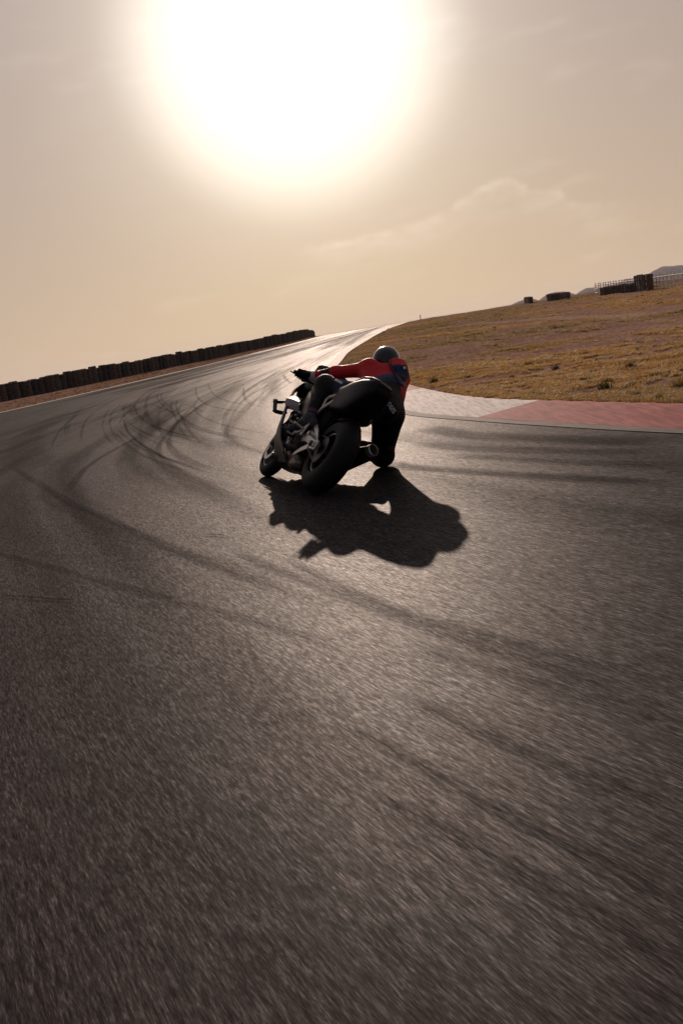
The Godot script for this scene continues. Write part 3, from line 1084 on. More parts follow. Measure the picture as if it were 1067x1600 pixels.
	for c in [[-0.16, 0.37, -0.92, 0.088, -0.055], [-0.16, 0.43, -0.63, 0.062, -0.045], [-0.15, 0.30, -0.72, 0.05, -0.04], [0.16, 0.40, -0.80, 0.10, 0.05]]:
		put("engine_cover", Sh.new().lathe([Vector2(0, c[4]), Vector2(c[3] * 0.75, c[4]), Vector2(c[3] * 0.95, c[4] * 0.75), Vector2(c[3], 0.0), Vector2(c[3], -c[4] * 0.3)], Vector3(c[0], c[1], c[2]), rx, 24).mesh(), M.alloy if c[3] < 0.07 else M.dark_alloy, en)
	for c in [[0.45, -0.86], [0.44, -0.99], [0.29, -0.85], [0.47, -0.56], [0.39, -0.56], [0.52, -0.70], [0.55, -0.83], [0.33, -0.62], [0.50, -0.93], [0.58, -0.76]]:
		put("bolt", Sh.new().lathe([Vector2(0, -0.03), Vector2(0.011, -0.03), Vector2(0.013, 0.02)], Vector3(-0.185, c[0], c[1]), rx, 8).mesh(), M.alloy, en)
	for q in [[[-0.17, 0.62, -0.82], [-0.21, 0.55, -0.74], [-0.19, 0.45, -0.72], [-0.17, 0.36, -0.78]], [[-0.16, 0.56, -0.62], [-0.2, 0.5, -0.66], [-0.2, 0.40, -0.60], [-0.16, 0.30, -0.62]], [[-0.18, 0.66, -0.95], [-0.22, 0.56, -0.94], [-0.2, 0.46, -1.0]]]:
		var pp := []
		for p in q: pp.append(Vector3(p[0], p[1], p[2]))
		var ra := []
		for p in q: ra.append(0.012)
		put("hose", Sh.new().tube(pp, ra, 8).mesh(), M.black_plastic, en)
	# frame and subframe
	s = Sh.new()
	for k in [-1, 1]:
		s.tube([Vector3(k * 0.04, 0.87, -1.15), Vector3(k * 0.15, 0.78, -1.0), Vector3(k * 0.175, 0.65, -0.78), Vector3(k * 0.15, 0.50, -0.6), Vector3(k * 0.125, 0.38, -0.54)], [0.05, 0.06, 0.058, 0.05, 0.045], 8, Vector2(0.42, 1.15))
	put("frame", s.mesh(), M.dark_alloy, b)
	s = Sh.new()
	for k in [-1, 1]:
		s.tube([Vector3(k * 0.13, 0.70, -0.62), Vector3(k * 0.155, 0.78, -0.38), Vector3(k * 0.12, 0.86, -0.1)], [0.016, 0.015, 0.013], 8)
		s.tube([Vector3(k * 0.13, 0.54, -0.56), Vector3(k * 0.165, 0.66, -0.38), Vector3(k * 0.13, 0.84, -0.12)], [0.016, 0.015, 0.013], 8)
		s.tube([Vector3(k * 0.16, 0.76, -0.42), Vector3(k * 0.165, 0.66, -0.38)], [0.012, 0.012], 8)
	put("subframe", s.mesh(), M.alloy, b)
	# rearsets
	for k in [-1, 1]:
		s = Sh.new()
		s.box(Vector3(k * 0.185, 0.47, -0.44), Vector3(0.014, 0.16, 0.09), Basis.from_euler(Vector3(0.35, 0, 0)), 0.006)
		s.tube([Vector3(k * 0.18, 0.44, -0.43), Vector3(k * 0.29, 0.445, -0.43)], [0.013, 0.012], 8)
		s.tube([Vector3(k * 0.195, 0.42, -0.45), Vector3(k * 0.2, 0.37, -0.62), Vector3(k * 0.25, 0.37, -0.63)], [0.009, 0.008, 0.01], 8)
		put("footrest", s.mesh(), M.alloy, b)
	# tank, seat, tail
	put("fuel_tank", body_loft([[-1.08, 0.87, 0.07, 0.05], [-1.03, 0.87, 0.15, 0.10], [-0.9, 0.875, 0.20, 0.14], [-0.74, 0.86, 0.20, 0.135], [-0.6, 0.83, 0.165, 0.105], [-0.49, 0.81, 0.11, 0.06]]).mesh(), M.black_paint, b)
	put("seat", body_loft([[-0.52, 0.82, 0.08, 0.03], [-0.47, 0.825, 0.13, 0.05], [-0.3, 0.845, 0.16, 0.06], [-0.14, 0.90, 0.15, 0.05], [-0.09, 0.92, 0.12, 0.03]]).mesh(), M.seat_foam, b)
	var tail := put("tail_unit", body_loft([[-0.46, 0.73, 0.10, 0.05], [-0.38, 0.75, 0.145, 0.085], [-0.22, 0.79, 0.165, 0.125], [-0.05, 0.82, 0.16, 0.15], [0.06, 0.85, 0.145, 0.145], [0.14, 0.885, 0.125, 0.115], [0.2, 0.925, 0.10, 0.075], [0.235, 0.95, 0.06, 0.035]], 4.6).mesh(28), M.black_paint, b)
	put("tail_cowl", body_loft([[-0.16, 0.935, 0.10, 0.02], [-0.12, 0.95, 0.125, 0.04], [0.02, 0.975, 0.125, 0.045], [0.14, 0.985, 0.105, 0.04], [0.215, 0.985, 0.075, 0.025], [0.24, 0.98, 0.05, 0.012]], 3.6).mesh(28), M.black_paint, b)
	put("under_seat_cover", Sh.new().box(Vector3(0, 0.62, -0.46), Vector3(0.24, 0.24, 0.30), Basis.from_euler(Vector3(0.25, 0, 0)), 0.03).mesh(), M.black_plastic, b)
	put("rear_shock", Sh.new().tube([Vector3(0, 0.66, -0.5), Vector3(0, 0.40, -0.44)], [0.04, 0.045], 12).mesh(), M.dark_alloy, b)
	for k in 2:
		put("print_mark", Sh.new().box(Vector3(-0.066 + 0.022 * k, 0.862, 0.188), Vector3(0.013, 0.010, 0.006), Basis.from_euler(Vector3(0.5, 0, 0)), 0.001).mesh(), M.white_print, tail)
	# fairing: side panels, silver cowls, nose, belly
	var ys := [0.13, 0.2, 0.3, 0.4, 0.5, 0.6, 0.7, 0.8, 0.88, 0.94]
	var zf := [-0.9, -1.05, -1.17, -1.23, -1.27, -1.33, -1.42, -1.50, -1.46, -1.36]
	var zr := [-0.5, -0.56, -0.74, -0.88, -0.96, -1.04, -1.14, -1.24, -1.28, -1.3]
	var xm := [0.145, 0.2, 0.24, 0.255, 0.26, 0.265, 0.255, 0.235, 0.2, 0.16]
	for k in [-1, 1]:
		var rows := []
		for i in ys.size():
			var row := []
			for j in 8:
				var q := j / 7.0
				row.append(Vector3(k * xm[i] * (0.72 + 0.28 * sin(q * PI * 0.5)), ys[i], lerpf(zf[i], zr[i], q)))
			rows.append(row)
		put("side_fairing", Sh.new().panel(rows, 0.012, Vector3(k, 0, 0)).mesh(40), M.black_paint, b)
		put("fairing_edge", Sh.new().tube([rows[1][7], rows[2][7], rows[3][7], rows[4][7], rows[5][7]], [0.009, 0.011, 0.012, 0.012, 0.010], 8).mesh(), M.dark_alloy, b)
		rows = []
		for a in [[0.585, -1.10, -0.84, 0.262], [0.625, -1.14, -0.84, 0.295], [0.67, -1.16, -0.88, 0.305], [0.72, -1.14, -0.98, 0.27]]:
			var row := []
			for j in 5: row.append(Vector3(k * a[3] * (0.93 + 0.07 * sin(j / 4.0 * PI)) - (k * 0.05 * j / 4.0), a[0], lerpf(a[1], a[2], j / 4.0)))
			rows.append(row)
		put("side_cowl", Sh.new().panel(rows, 0.01, Vector3(k, 0, 0)).mesh(30), M.silver_paint, b)
		# winglet: two blades and an end plate
		s = Sh.new()
		var tips := [[Vector3(k * 0.318, 0.618, 0), Vector3(k * 0.225, 0.676, 0)], [Vector3(k * 0.278, 0.545, 0), Vector3(k * 0.175, 0.585, 0)]]
		for t in tips:
			var rws := []
			for j in 5:
				var p: Vector3 = t[1].lerp(t[0], j / 4.0)
				rws.append([p + Vector3(0, -0.012, -1.47 + 0.02 * j), p + Vector3(0, 0.006, -1.38), p + Vector3(0, 0.004, -1.28)])
			s.panel(rws, 0.02, Vector3.UP)
		s.panel([[Vector3(k * 0.324, 0.632, -1.40), Vector3(k * 0.324, 0.632, -1.27)], [Vector3(k * 0.276, 0.538, -1.38), Vector3(k * 0.276, 0.538, -1.27)]], 0.008, Vector3(k, 0, 0))
		put("winglet", s.mesh(), M.black_plastic, b)
	put("nose", body_loft([[-1.1, 0.91, 0.14, 0.07], [-1.2, 0.90, 0.175, 0.10], [-1.34, 0.875, 0.18, 0.115], [-1.48, 0.84, 0.15, 0.095], [-1.58, 0.815, 0.09, 0.06], [-1.63, 0.805, 0.03, 0.02]]).mesh(), M.black_paint, b)
	var rows := []
	for i in 6:
		var q := i / 5.0
		var row := []
		for j in 9:
			var a := PI * (0.08 + 0.84 * j / 8.0)
			row.append(Vector3(cos(a) * (0.20 - 0.06 * q), lerpf(1.06, 0.9, q) + sin(a) * 0.08, lerpf(-1.12, -1.45, q) - sin(a) * 0.03))
		rows.append(row)
	put("windscreen", Sh.new().panel(rows, 0.003, Vector3.UP).mesh(60), M.screen, b)
	rows = []
	for i in 6:
		var z := lerpf(-1.0, -0.42, i / 5.0)
		var row := []
		for j in 9:
			var a := PI * j / 8.0
			row.append(Vector3(-cos(a) * lerpf(0.17, 0.11, i / 5.0), 0.18 - sin(a) * (0.075 - 0.012 * i), z))
		rows.append(row)
	put("belly_pan", Sh.new().panel(rows, 0.006, Vector3.DOWN).mesh(50), M.black_paint, b)
	# exhaust: headers, collector box, silencer with open outlet
	var ex := node("exhaust", b)
	for i in 4:
		var x := -0.12 + 0.08 * i
		put("header", Sh.new().tube([Vector3(x, 0.52, -1.1), Vector3(x, 0.40, -1.16), Vector3(x * 0.9, 0.26, -1.1), Vector3(x * 0.5, 0.2, -0.95), Vector3(x * 0.3, 0.19, -0.7)], [0.022, 0.022, 0.022, 0.022, 0.024], 10).mesh(), M.exhaust, ex)
	put("collector", Sh.new().box(Vector3(-0.055, 0.185, -0.5), Vector3(0.17, 0.12, 0.2), Basis.from_euler(Vector3(0.1, 0, 0.1)), 0.03).box(Vector3(-0.1, 0.2, -0.66), Vector3(0.1, 0.1, 0.08), Basis(), 0.025).mesh(), M.exhaust, ex)
	put("link_pipe", Sh.new().tube([Vector3(0.02, 0.2, -0.5), Vector3(0.15, 0.24, -0.44), Vector3(0.2, 0.32, -0.36)], [0.032, 0.032, 0.034], 12).mesh(), M.exhaust, ex)
	var A := Vector3(0.2, 0.30, -0.38)
	var B := Vector3(0.255, 0.535, 0.0)
	put("silencer", Sh.new().tube([A, A.lerp(B, 0.08), A.lerp(B, 0.85), B], [0.036, 0.062, 0.066, 0.05], 20, Vector2(0.85, 1.15), rx).mesh(), M.black_plastic, ex)
	var ax := (B - A).normalized()
	put("outlet", Sh.new().lathe([Vector2(0.044, -0.01), Vector2(0.052, 0.0), Vector2(0.052, 0.045), Vector2(0.046, 0.048), Vector2(0.044, 0.03)], B, ax, 24, true).mesh(), M.alloy, ex)
	put("outlet_bore", Sh.new().lathe([Vector2(0, 0.02), Vector2(0.044, 0.022), Vector2(0.044, 0.012), Vector2(0, 0.01)], B, ax, 24).mesh(), M.bore_black, ex)
	# front end
	for k in [-1, 1]:
		var fk := put("fork_leg", Sh.new().tube([Vector3(k * 0.105, 0.95, -1.1), Vector3(k * 0.105, 0.62, -1.245), Vector3(k * 0.105, 0.61, -1.25), Vector3(k * 0.105, 0.27, -1.42)], [0.027, 0.027, 0.022, 0.024], 12).mesh(), M.dark_alloy, b)
		put("brake_caliper", Sh.new().box(Vector3(k * 0.085, 0.36, -1.33), Vector3(0.06, 0.11, 0.06), Basis.from_euler(Vector3(-0.4, 0, 0)), 0.015).mesh(), M.dark_alloy, fk)
		var g0 := Vector3(k * 0.17, 0.905, -1.06)
		var g1 := Vector3(k * 0.39, 0.885, -0.98)
		var hb := put("handlebar", Sh.new().tube([Vector3(k * 0.105, 0.905, -1.1), g0, g1], [0.02, 0.012, 0.011], 10).mesh(), M.dark_alloy, b)
		put("grip", Sh.new().tube([g0.lerp(g1, 0.42), g1], [0.017, 0.017], 12).mesh(), M.black_plastic, hb)
		put("lever", Sh.new().tube([Vector3(k * 0.18, 0.9, -1.1), Vector3(k * 0.27, 0.9, -1.12), Vector3(k * 0.40, 0.882, -1.065)], [0.008, 0.007, 0.006], 6).mesh(), M.dark_alloy, hb)
	put("triple_clamp", Sh.new().box(Vector3(0, 0.91, -1.1), Vector3(0.28, 0.03, 0.07), Basis(), 0.01).mesh(), M.dark_alloy, b)
	hp = []
	for i in 9:
		var a := -1.25 + 2.5 * i / 8
		hp.append(Vector2(0.24 + 0.073 * cos(a), 0.073 * sin(a)))
	for i in 9:
		var a := 1.25 - 2.5 * i / 8
		hp.append(Vector2(0.24 + 0.077 * cos(a), 0.077 * sin(a)))
	put("front_mudguard", Sh.new().lathe(hp, Fr, rx, 20, true, deg_to_rad(5), deg_to_rad(135)).mesh(), M.carbon, b)

# ---------------------------------------------------------------- skin over tapered bones, as one surface
# bones: [a, b, radius at a, radius at b]; returns [vertices, triangles, bone nearest to each vertex, place along it]
func net(bones: Array, cell: float, k: float) -> Array:
	var lo := Vector3(1e9, 1e9, 1e9)
	var hi := -lo
	for b in bones:
		var r: float = maxf(b[2], b[3]) + cell * 3
		for p in [b[0], b[1]]:
			lo = lo.min(p - Vector3.ONE * r)
			hi = hi.max(p + Vector3.ONE * r)
	var nx := int((hi.x - lo.x) / cell) + 2
	var ny := int((hi.y - lo.y) / cell) + 2
	var nz := int((hi.z - lo.z) / cell) + 2
	var S := PackedFloat32Array()
	S.resize(nx * ny * nz)
	var reach := 4.0 / k + cell
	for b in bones:
		var a: Vector3 = b[0]
		var e: Vector3 = b[1] - b[0]
		var ra: float = b[2]
		var dr: float = b[3] - b[2]
		var inv := 1.0 / maxf(e.length_squared(), 1e-9)
		var rm: float = maxf(b[2], b[3]) + reach
		var l0: Vector3 = (b[0].min(b[1]) - Vector3.ONE * rm - lo) / cell
		var h0: Vector3 = (b[0].max(b[1]) + Vector3.ONE * rm - lo) / cell
		for z in range(maxi(int(l0.z), 0), mini(int(h0.z) + 1, nz)):
			for y in range(maxi(int(l0.y), 0), mini(int(h0.y) + 1, ny)):
				var at := (z * ny + y) * nx
				for x in range(maxi(int(l0.x), 0), mini(int(h0.x) + 1, nx)):
					var p := lo + Vector3(x, y, z) * cell - a
					var t := clampf(p.dot(e) * inv, 0.0, 1.0)
					var d := (p - e * t).length() - ra - dr * t
					if d < reach: S[at + x] += exp(-k * d)
	var index := PackedInt32Array()
	index.resize(nx * ny * nz)
	index.fill(-1)
	var v := PackedVector3Array()
	var corner := [0, 1, nx, nx + 1, nx * ny, nx * ny + 1, nx * ny + nx, nx * ny + nx + 1]
	var at8 := [Vector3(0, 0, 0), Vector3(1, 0, 0), Vector3(0, 1, 0), Vector3(1, 1, 0), Vector3(0, 0, 1), Vector3(1, 0, 1), Vector3(0, 1, 1), Vector3(1, 1, 1)]
	var edges := [[0, 1], [2, 3], [4, 5], [6, 7], [0, 2], [1, 3], [4, 6], [5, 7], [0, 4], [1, 5], [2, 6], [3, 7]]
	for z in nz - 1:
		for y in ny - 1:
			var row := (z * ny + y) * nx
			for x in nx - 1:
				var i := row + x
				var n := 0
				for c in corner:
					if S[i + c] > 1.0: n += 1
				if n == 0 or n == 8: continue
				var sum := Vector3.ZERO
				var cnt := 0
				for e in edges:
					var s0 := S[i + corner[e[0]]]
					var s1 := S[i + corner[e[1]]]
					if (s0 > 1.0) == (s1 > 1.0): continue
					var f0 := log(maxf(s0, 1e-4))
					var f1 := log(maxf(s1, 1e-4))
					sum += at8[e[0]].lerp(at8[e[1]], f0 / (f0 - f1))
					cnt += 1
				index[i] = v.size()
				v.append(lo + (Vector3(x, y, z) + sum / cnt) * cell)
	var f := PackedInt32Array()
	var step := [1, nx, nx * ny]
	for z in range(1, nz - 1):
		for y in range(1, ny - 1):
			for x in range(1, nx - 1):
				var i := (z * ny + y) * nx + x
				if index[i] < 0 and S[i] == 0.0: continue
				for ax in 3:
					var j: int = i + step[ax]
					var in0 := S[i] > 1.0
					if in0 == (S[j] > 1.0): continue
					var u: int = step[(ax + 1) % 3]
					var w: int = step[(ax + 2) % 3]
					var q := [index[i], index[i - u], index[i - u - w], index[i - w]]
					if q.min() < 0: continue
					if in0: f.append_array([q[0], q[2], q[1], q[0], q[3], q[2]])
					else: f.append_array([q[0], q[1], q[2], q[0], q[2], q[3]])
	var near := PackedInt32Array()
	var place := PackedFloat32Array()
	for p in v:
		var best := 1e9
		var bi := 0
		var bt := 0.0
		for bn in bones.size():
			var b: Array = bones[bn]
			var e: Vector3 = b[1] - b[0]
			var t := clampf((p - b[0]).dot(e) / maxf(e.length_squared(), 1e-9), 0, 1)
			var d: float = (p - b[0] - e * t).length() - lerpf(b[2], b[3], t)
			if d < best:
				best = d; bi = bn; bt = t
		near.append(bi)
		place.append(bt)
	return [v, f, near, place]

func skin(called: String, bones: Array, cell: float, k: float, m: Material, parent: Node3D, paint = null) -> MeshInstance3D:
	var r := net(bones, cell, k)
	var c := PackedColorArray()
	if paint != null:
		for i in r[0].size(): c.append(paint.call(r[0][i], r[2][i], r[3][i]))
	return put(called, smooth_mesh(r[0], r[1], c), m, parent)

# ---------------------------------------------------------------- rider
func bl(x: float, y: float, z: float) -> Vector3:
	return bike_at + bike_basis * Vector3(x, y, z)

func make_rider() -> void:
	var base := Vector3(0.44, 0, -7.7)
	var pr := thing("person", "rider in red, blue and black leathers hanging off the motorcycle with one knee down", "person", base)
	var J := {}
	for q in [["pelvis", 601, 630, 7.40], ["seatb", 601, 640, 7.32], ["lhip", 582, 622, 7.45], ["rhip", 606, 648, 7.50], ["waist", 607, 613, 7.54], ["chest", 606, 594, 7.72], ["neck", 604, 579, 7.85],
			["head", 603.5, 565, 7.95], ["lsh", 577, 577, 7.80], ["rsh", 623, 592, 7.90], ["lel", 525, 582, 7.98], ["lwr", 489, 588, 8.10], ["lknee", 509, 604, 7.74], ["lank", 484, 654, 7.50],
			["lheel", 492, 662, 7.42], ["lball", 459, 670, 7.66], ["ltoe", 448, 670, 7.74], ["rknee", 597, 711, 7.82], ["rank", 566, 702, 7.50], ["hump0", 620, 575.5, 7.74], ["hump1", 622, 592, 7.60]]:
		J[q[0]] = at_px(q[1], q[2], q[3]) - base
	J.lhand = bl(-0.32, 0.905, -0.985) - base
	J.rhand = bl(0.32, 0.905, -0.985) - base
	J.rel = Vector3(0.52, 0.50, -8.08) - base
	J.rwr = J.rhand.lerp(J.rel, 0.28)
	J.rheel = bl(0.29, 0.47, -0.33) - base
	J.rball = bl(0.26, 0.465, -0.47) - base
	J.rtoe = bl(0.26, 0.44, -0.56) - base
	var bones := [
		[J.lhip, J.rhip, 0.10, 0.12], [J.pelvis, J.waist, 0.13, 0.13], [J.waist, J.chest, 0.135, 0.14], [J.chest, J.neck, 0.10, 0.06],      # 0-3
		[J.lhip, J.lsh, 0.085, 0.085], [J.rhip, J.rsh, 0.10, 0.09], [J.chest, J.lsh, 0.10, 0.075], [J.chest, J.rsh, 0.10, 0.075],              # 4-7
		[J.lsh, J.lel, 0.068, 0.052], [J.lel, J.lwr, 0.053, 0.040], [J.rsh, J.rel, 0.068, 0.052], [J.rel, J.rwr, 0.053, 0.040],                    # 8-11
		[J.lhip, J.lknee, 0.105, 0.082], [J.lknee, J.lank, 0.075, 0.052], [J.rhip, J.rknee, 0.138, 0.092], [J.rknee, J.rank, 0.088, 0.075],          # 12-15
		[J.seatb, J.pelvis, 0.115, 0.12],                                                                                                      # 16
		[J.lknee + Vector3(0, 0.012, -0.01), J.lknee + Vector3(-0.01, -0.05, 0.0), 0.085, 0.075], [J.rknee, J.rknee + Vector3(0.01, -0.004, -0.01), 0.09, 0.088],  # 17-18
	]
	var spine: Vector3 = J.neck - J.pelvis
	var red := Color(0.48, 0.012, 0.018)
	var blue := Color(0.016, 0.042, 0.135)
	var black := Color(0.006, 0.006, 0.007)
	var navy := Color(0.012, 0.018, 0.042)
	var grey := Color(0.10, 0.10, 0.11)
	var paint := func(p: Vector3, b: int, t: float) -> Color:
		if b in [8, 10]:
			return red
		if b in [9, 11]:
			return black if t > 0.15 and t < 0.6 else red
		if b in [12]:
			return navy if t > 0.25 and t < 0.72 else black
		if b in [14]:
			if t > 0.52 and t < 0.57 and p.x > J.rhip.x - 0.03: return blue * 0.5
			if t > 0.58 and t < 0.66 and p.x > J.rhip.x - 0.03: return red * 0.35
			return black
		if b in [13, 15, 16, 17, 18, 0]:
			return black
		var s: float = (p - J.pelvis).dot(spine) / spine.length_squared()
		if s > 0.45: return red
		if s > 0.35: return blue
		if s > 0.10 and s < 0.26 and p.x > J.waist.x + 0.095: return red
		return navy if s > 0.22 else black
	skin("racing_suit", bones, 0.0105, 55.0, M.leather, pr, paint)
	# hump behind the neck, with strap and roundel
	var hump := [[J.hump0, J.hump0.lerp(J.hump1, 0.5), 0.092, 0.090], [J.hump0.lerp(J.hump1, 0.5), J.hump1, 0.086, 0.06]]
	skin("aero_hump", hump, 0.008, 90.0, M.leather, pr,
		func(p: Vector3, _b: int, _t: float) -> Color:
			var s: float = (p - J.hump0).dot(J.hump1 - J.hump0) / (J.hump1 - J.hump0).length_squared()
			return red if s < 0.55 else (blue * 0.7 if s < 1.0 else grey * 0.35))
	var both := bones + hump
	var st := []
	for q in [[608, 563.5], [611, 571], [615, 581], [619, 591], [624, 600], [629, 604]]: st.append(on_skin(q[0], q[1], both, base, 55.0))
	put("strap", Sh.new().tube(st, [0.009, 0.010, 0.010, 0.010, 0.010, 0.009], 8).mesh(), M.slider, pr)
	var em := on_skin(631.5, 574.5, both, base, 55.0)
	var en: Vector3 = (em - J.hump0).normalized()
	var ro := put("roundel", Sh.new().lathe([Vector2(0, 0.006), Vector2(0.026, 0.004), Vector2(0.028, -0.012)], em, en, 24).mesh(), M.slider, pr)
	put("roundel_centre", Sh.new().lathe([Vector2(0, 0.009), Vector2(0.014, 0.008), Vector2(0.015, 0.0)], em, en, 20).mesh(), M.white_print, ro)
	# illegible white lettering down the hip, and on the thigh
	make_print(pr, bones)
	var th := []
	for q in [[524, 594], [530, 596.5], [535, 599.5]]: th.append(on_skin(q[0], q[1], bones, base, 55.0))
	put("thigh_print", Sh.new().tube(th, [0.011, 0.012, 0.011], 8).mesh(), M.white_print, pr)
	# helmet
	var face := Vector3(0.10, -0.05, -1.0).normalized()
	var up := Vector3(0.22, 1.0, -0.16).normalized()
	var side := face.cross(up).normalized()
	up = side.cross(face).normalized()
	var hb := Basis(side, up, -face)
	var h := node("helmet", pr)
	h.transform = Transform3D(hb, J.head)
	put("shell", helmet_part(-PI, PI, -1.05, PI / 2, 1.0, 40, 24), M.helmet, h)
	put("visor", helmet_part(-1.15, 1.15, -0.28, 0.5, 1.012, 20, 10), M.visor, h)
	put("stripe", helmet_part(PI - 1.25, PI - 1.05, 0.0, 1.25, 1.006, 8, 12), M.helmet_white, h)
	put("stripe", helmet_part(PI + 1.05, PI + 1.25, 0.0, 1.25, 1.006, 8, 12), M.helmet_white, h)
	# gloves close on the grips
	for k in [-1, 1]:
		var g := []
		var wr: Vector3 = J.lwr if k < 0 else J.rwr
		var L := func(x: float, y: float, z: float) -> Vector3: return bl(k * x, y, z) - base
		var palm: Vector3 = L.call(0.315, 0.918, -0.965)
		g.append([wr, palm, 0.034, 0.030])
		g.append([L.call(0.28, 0.922, -0.985), L.call(0.36, 0.915, -0.955), 0.020, 0.018])
		var lens := [0.92, 1.0, 0.96, 0.8]
		for i in 4:
			var x := 0.277 + 0.026 * i
			var y := 0.894 - 0.0015 * i
			var z := -1.021 + 0.0095 * i
			var l: float = lens[i]
			var kn: Vector3 = L.call(x, y + 0.034, z + 0.02)
			var m1: Vector3 = L.call(x, y + 0.022, z - 0.028 * l)
			var m2: Vector3 = L.call(x, y - 0.012, z - 0.034 * l)
			var tp: Vector3 = L.call(x, y - 0.028, z - 0.012)
			g.append([kn, m1, 0.0115, 0.0105]); g.append([m1, m2, 0.0105, 0.0095]); g.append([m2, tp, 0.0095, 0.0085])
		var t0: Vector3 = L.call(0.275, 0.905, -0.98)
		var t1: Vector3 = L.call(0.252, 0.882, -1.0)
		var t2: Vector3 = L.call(0.262, 0.868, -1.028)
		g.append([t0, t1, 0.014, 0.012]); g.append([t1, t2, 0.0115, 0.010])
		skin("glove", g, 0.005, 260.0, M.glove_black, pr)
		var el: Vector3 = J.lel if k < 0 else J.rel
		put("glove_cuff", Sh.new().tube([wr.lerp(el, 0.2), wr.lerp(el, 0.05), wr.lerp(palm, 0.45)], [0.054, 0.049, 0.038], 16).mesh(60), M.glove_white, pr)
	# boots
	for a in [[J.lknee, J.lank, J.lheel, J.lball, J.ltoe], [J.rknee, J.rank, J.rheel, J.rball, J.rtoe]]:
		var hi: Vector3 = a[1].lerp(a[0], 0.42)
		var shin: Vector3 = a[1] - a[0]
		var bt := [[hi, a[1], 0.066, 0.052], [a[1], a[2], 0.048, 0.036], [a[1], a[3], 0.044, 0.036], [a[2], a[3], 0.032, 0.034], [a[3], a[4], 0.036, 0.026]]
		skin("boot", bt, 0.008, 110.0, M.leather, pr,
			func(p: Vector3, b: int, t: float) -> Color:
				var s: float = (p - a[0]).dot(shin) / shin.length_squared()
				if b == 0 and s > 0.80 and s < 0.85: return Color(0.16, 0.012, 0.03)
				if b == 0 and s > 0.85 and s < 0.89: return Color(0.03, 0.05, 0.16)
				if b == 0 and s > 0.93: return Color(0.05, 0.05, 0.053)
				if b == 1 and t > 0.3: return Color(0.03, 0.03, 0.032)
				return black)
	# knee sliders
	put("knee_slider", Sh.new().lathe([Vector2(0, 0.012), Vector2(0.04, 0.010), Vector2(0.05, 0.0), Vector2(0.05, -0.03)], J.rknee + Vector3(0.045, -0.056, -0.02), Vector3(0.62, -0.76, -0.2).normalized(), 20).mesh(), M.slider, pr)
	put("knee_slider", Sh.new().lathe([Vector2(0, 0.014), Vector2(0.04, 0.011), Vector2(0.05, 0.0), Vector2(0.05, -0.03)], J.lknee + Vector3(-0.06, 0.02, 0.02), Vector3(-0.8, 0.45, 0.3).normalized(), 20).mesh(), M.slider, pr)

# a patch of the helmet's shell between two angles round (0 = face) and two angles up
func helmet_part(u0: float, u1: float, v0: float, v1: float, big: float, nu: int, nv: int) -> ArrayMesh:
	var rows := []
	for j in nv + 1:
		var el := lerpf(v0, v1, float(j) / nv)
		var row := []
		for i in nu + 1:
			var az := lerpf(u0, u1, float(i) / nu)
			var d := Vector3(sin(az) * cos(el), sin(el), -cos(az) * cos(el))
			var chin := 0.022 * maxf(0.0, cos(az)) * maxf(0.0, -sin(el) + 0.25)
			var p := Vector3(d.x * 0.128, d.y * 0.136, d.z * (0.156 + chin)) * big
			p.y = maxf(p.y, -0.112)
			row.append(p)
		rows.append(row)
	return Sh.new().panel(rows, 0.008, Vector3.UP).mesh(60) if u1 - u0 < 6.0 else closed_shell(rows)

func closed_shell(rows: Array) -> ArrayMesh:
	var rings := []
	for r in rows:
		var q := PackedVector3Array()
		for i in r.size() - 1: q.append(r[i])
		rings.append(q)
	return Sh.new().loft(rings).mesh(60)

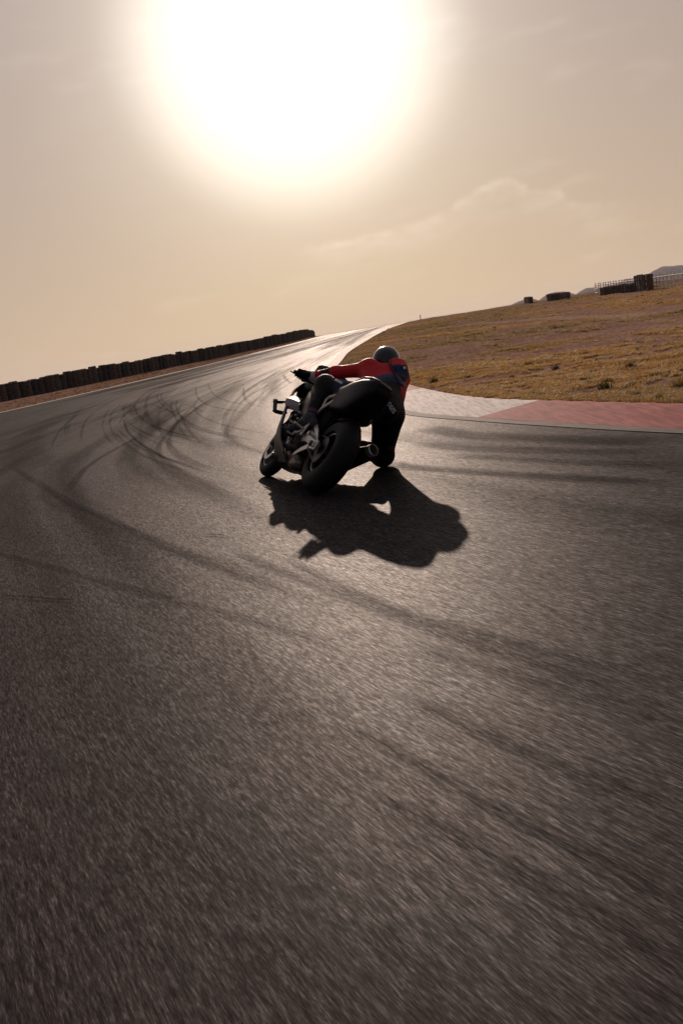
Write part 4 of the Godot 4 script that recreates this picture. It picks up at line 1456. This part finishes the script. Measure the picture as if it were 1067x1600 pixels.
# where a line of sight first meets the skin laid over bones
func on_skin(px: float, py: float, bones: Array, base: Vector3, k: float) -> Vector3:
	var d := 6.9
	while d < 8.3:
		var p := at_px(px, py, d) - base
		var sum := 0.0
		for b in bones:
			var e: Vector3 = b[1] - b[0]
			var t := clampf((p - b[0]).dot(e) / maxf(e.length_squared(), 1e-9), 0, 1)
			sum += exp(-k * ((p - b[0] - e * t).length() - lerpf(b[2], b[3], t)))
		if sum > 0.97: return p
		d += 0.002
	return at_px(px, py, 7.5) - base

func make_print(pr: Node3D, bones: Array) -> void:
	var s := Sh.new()
	# strokes laid one by one on the leather; too small in the photograph to be read
	var from := Vector2(601.5, 622.0)
	var to := Vector2(616.5, 645.0)
	var run := (to - from).normalized()
	var across := Vector2(-run.y, run.x)
	var strokes := [[0.02, 0.14, -1.0, 1.0], [0.18, 0.30, 0.5, 0.5], [0.24, 0.24, -3.0, 1.5]]
	for i in 10:
		strokes.append([0.42 + 0.08 * cos(TAU * i / 10), 0.42 + 0.08 * cos(TAU * (i + 1) / 10), 3.0 * sin(TAU * i / 10), 3.0 * sin(TAU * (i + 1) / 10)])
	for i in 3:
		var c := 0.58 + 0.15 * i
		strokes.append_array([[c, c, -3.0, 3.0], [c, c + 0.09, 3.0, 3.0], [c, c + 0.09, -3.0, -3.0], [c, c + 0.08, 0.0, 0.0], [c + 0.10, c + 0.10, -3.0, -0.5] if i % 2 else [c + 0.10, c + 0.10, 0.5, 3.0]])
	for k in strokes:
		var p0: Vector2 = from + run * from.distance_to(to) * k[0] + across * k[2]
		var p1: Vector2 = from + run * from.distance_to(to) * k[1] + across * k[3]
		s.tube([on_skin(p0.x, p0.y, bones, pr.position, 55.0), on_skin(p1.x, p1.y, bones, pr.position, 55.0)], [0.0042, 0.0042], 6)
	put("hip_lettering", s.mesh(), M.white_print, pr)


func _ready() -> void:
	rng.seed = 20240611
	n_patch.seed = 3
	n_patch.frequency = 0.16
	n_patch.fractal_octaves = 4
	n_fine.seed = 4
	n_fine.frequency = 0.75
	n_fine.fractal_octaves = 3
	n_big.seed = 8
	n_big.frequency = 0.035
	n_big.fractal_octaves = 3
	make_view()
	make_materials()
	make_ground()
	make_track()
	make_hills()
	make_walls()
	make_motorcycle()
	make_rider()
	make_grass()
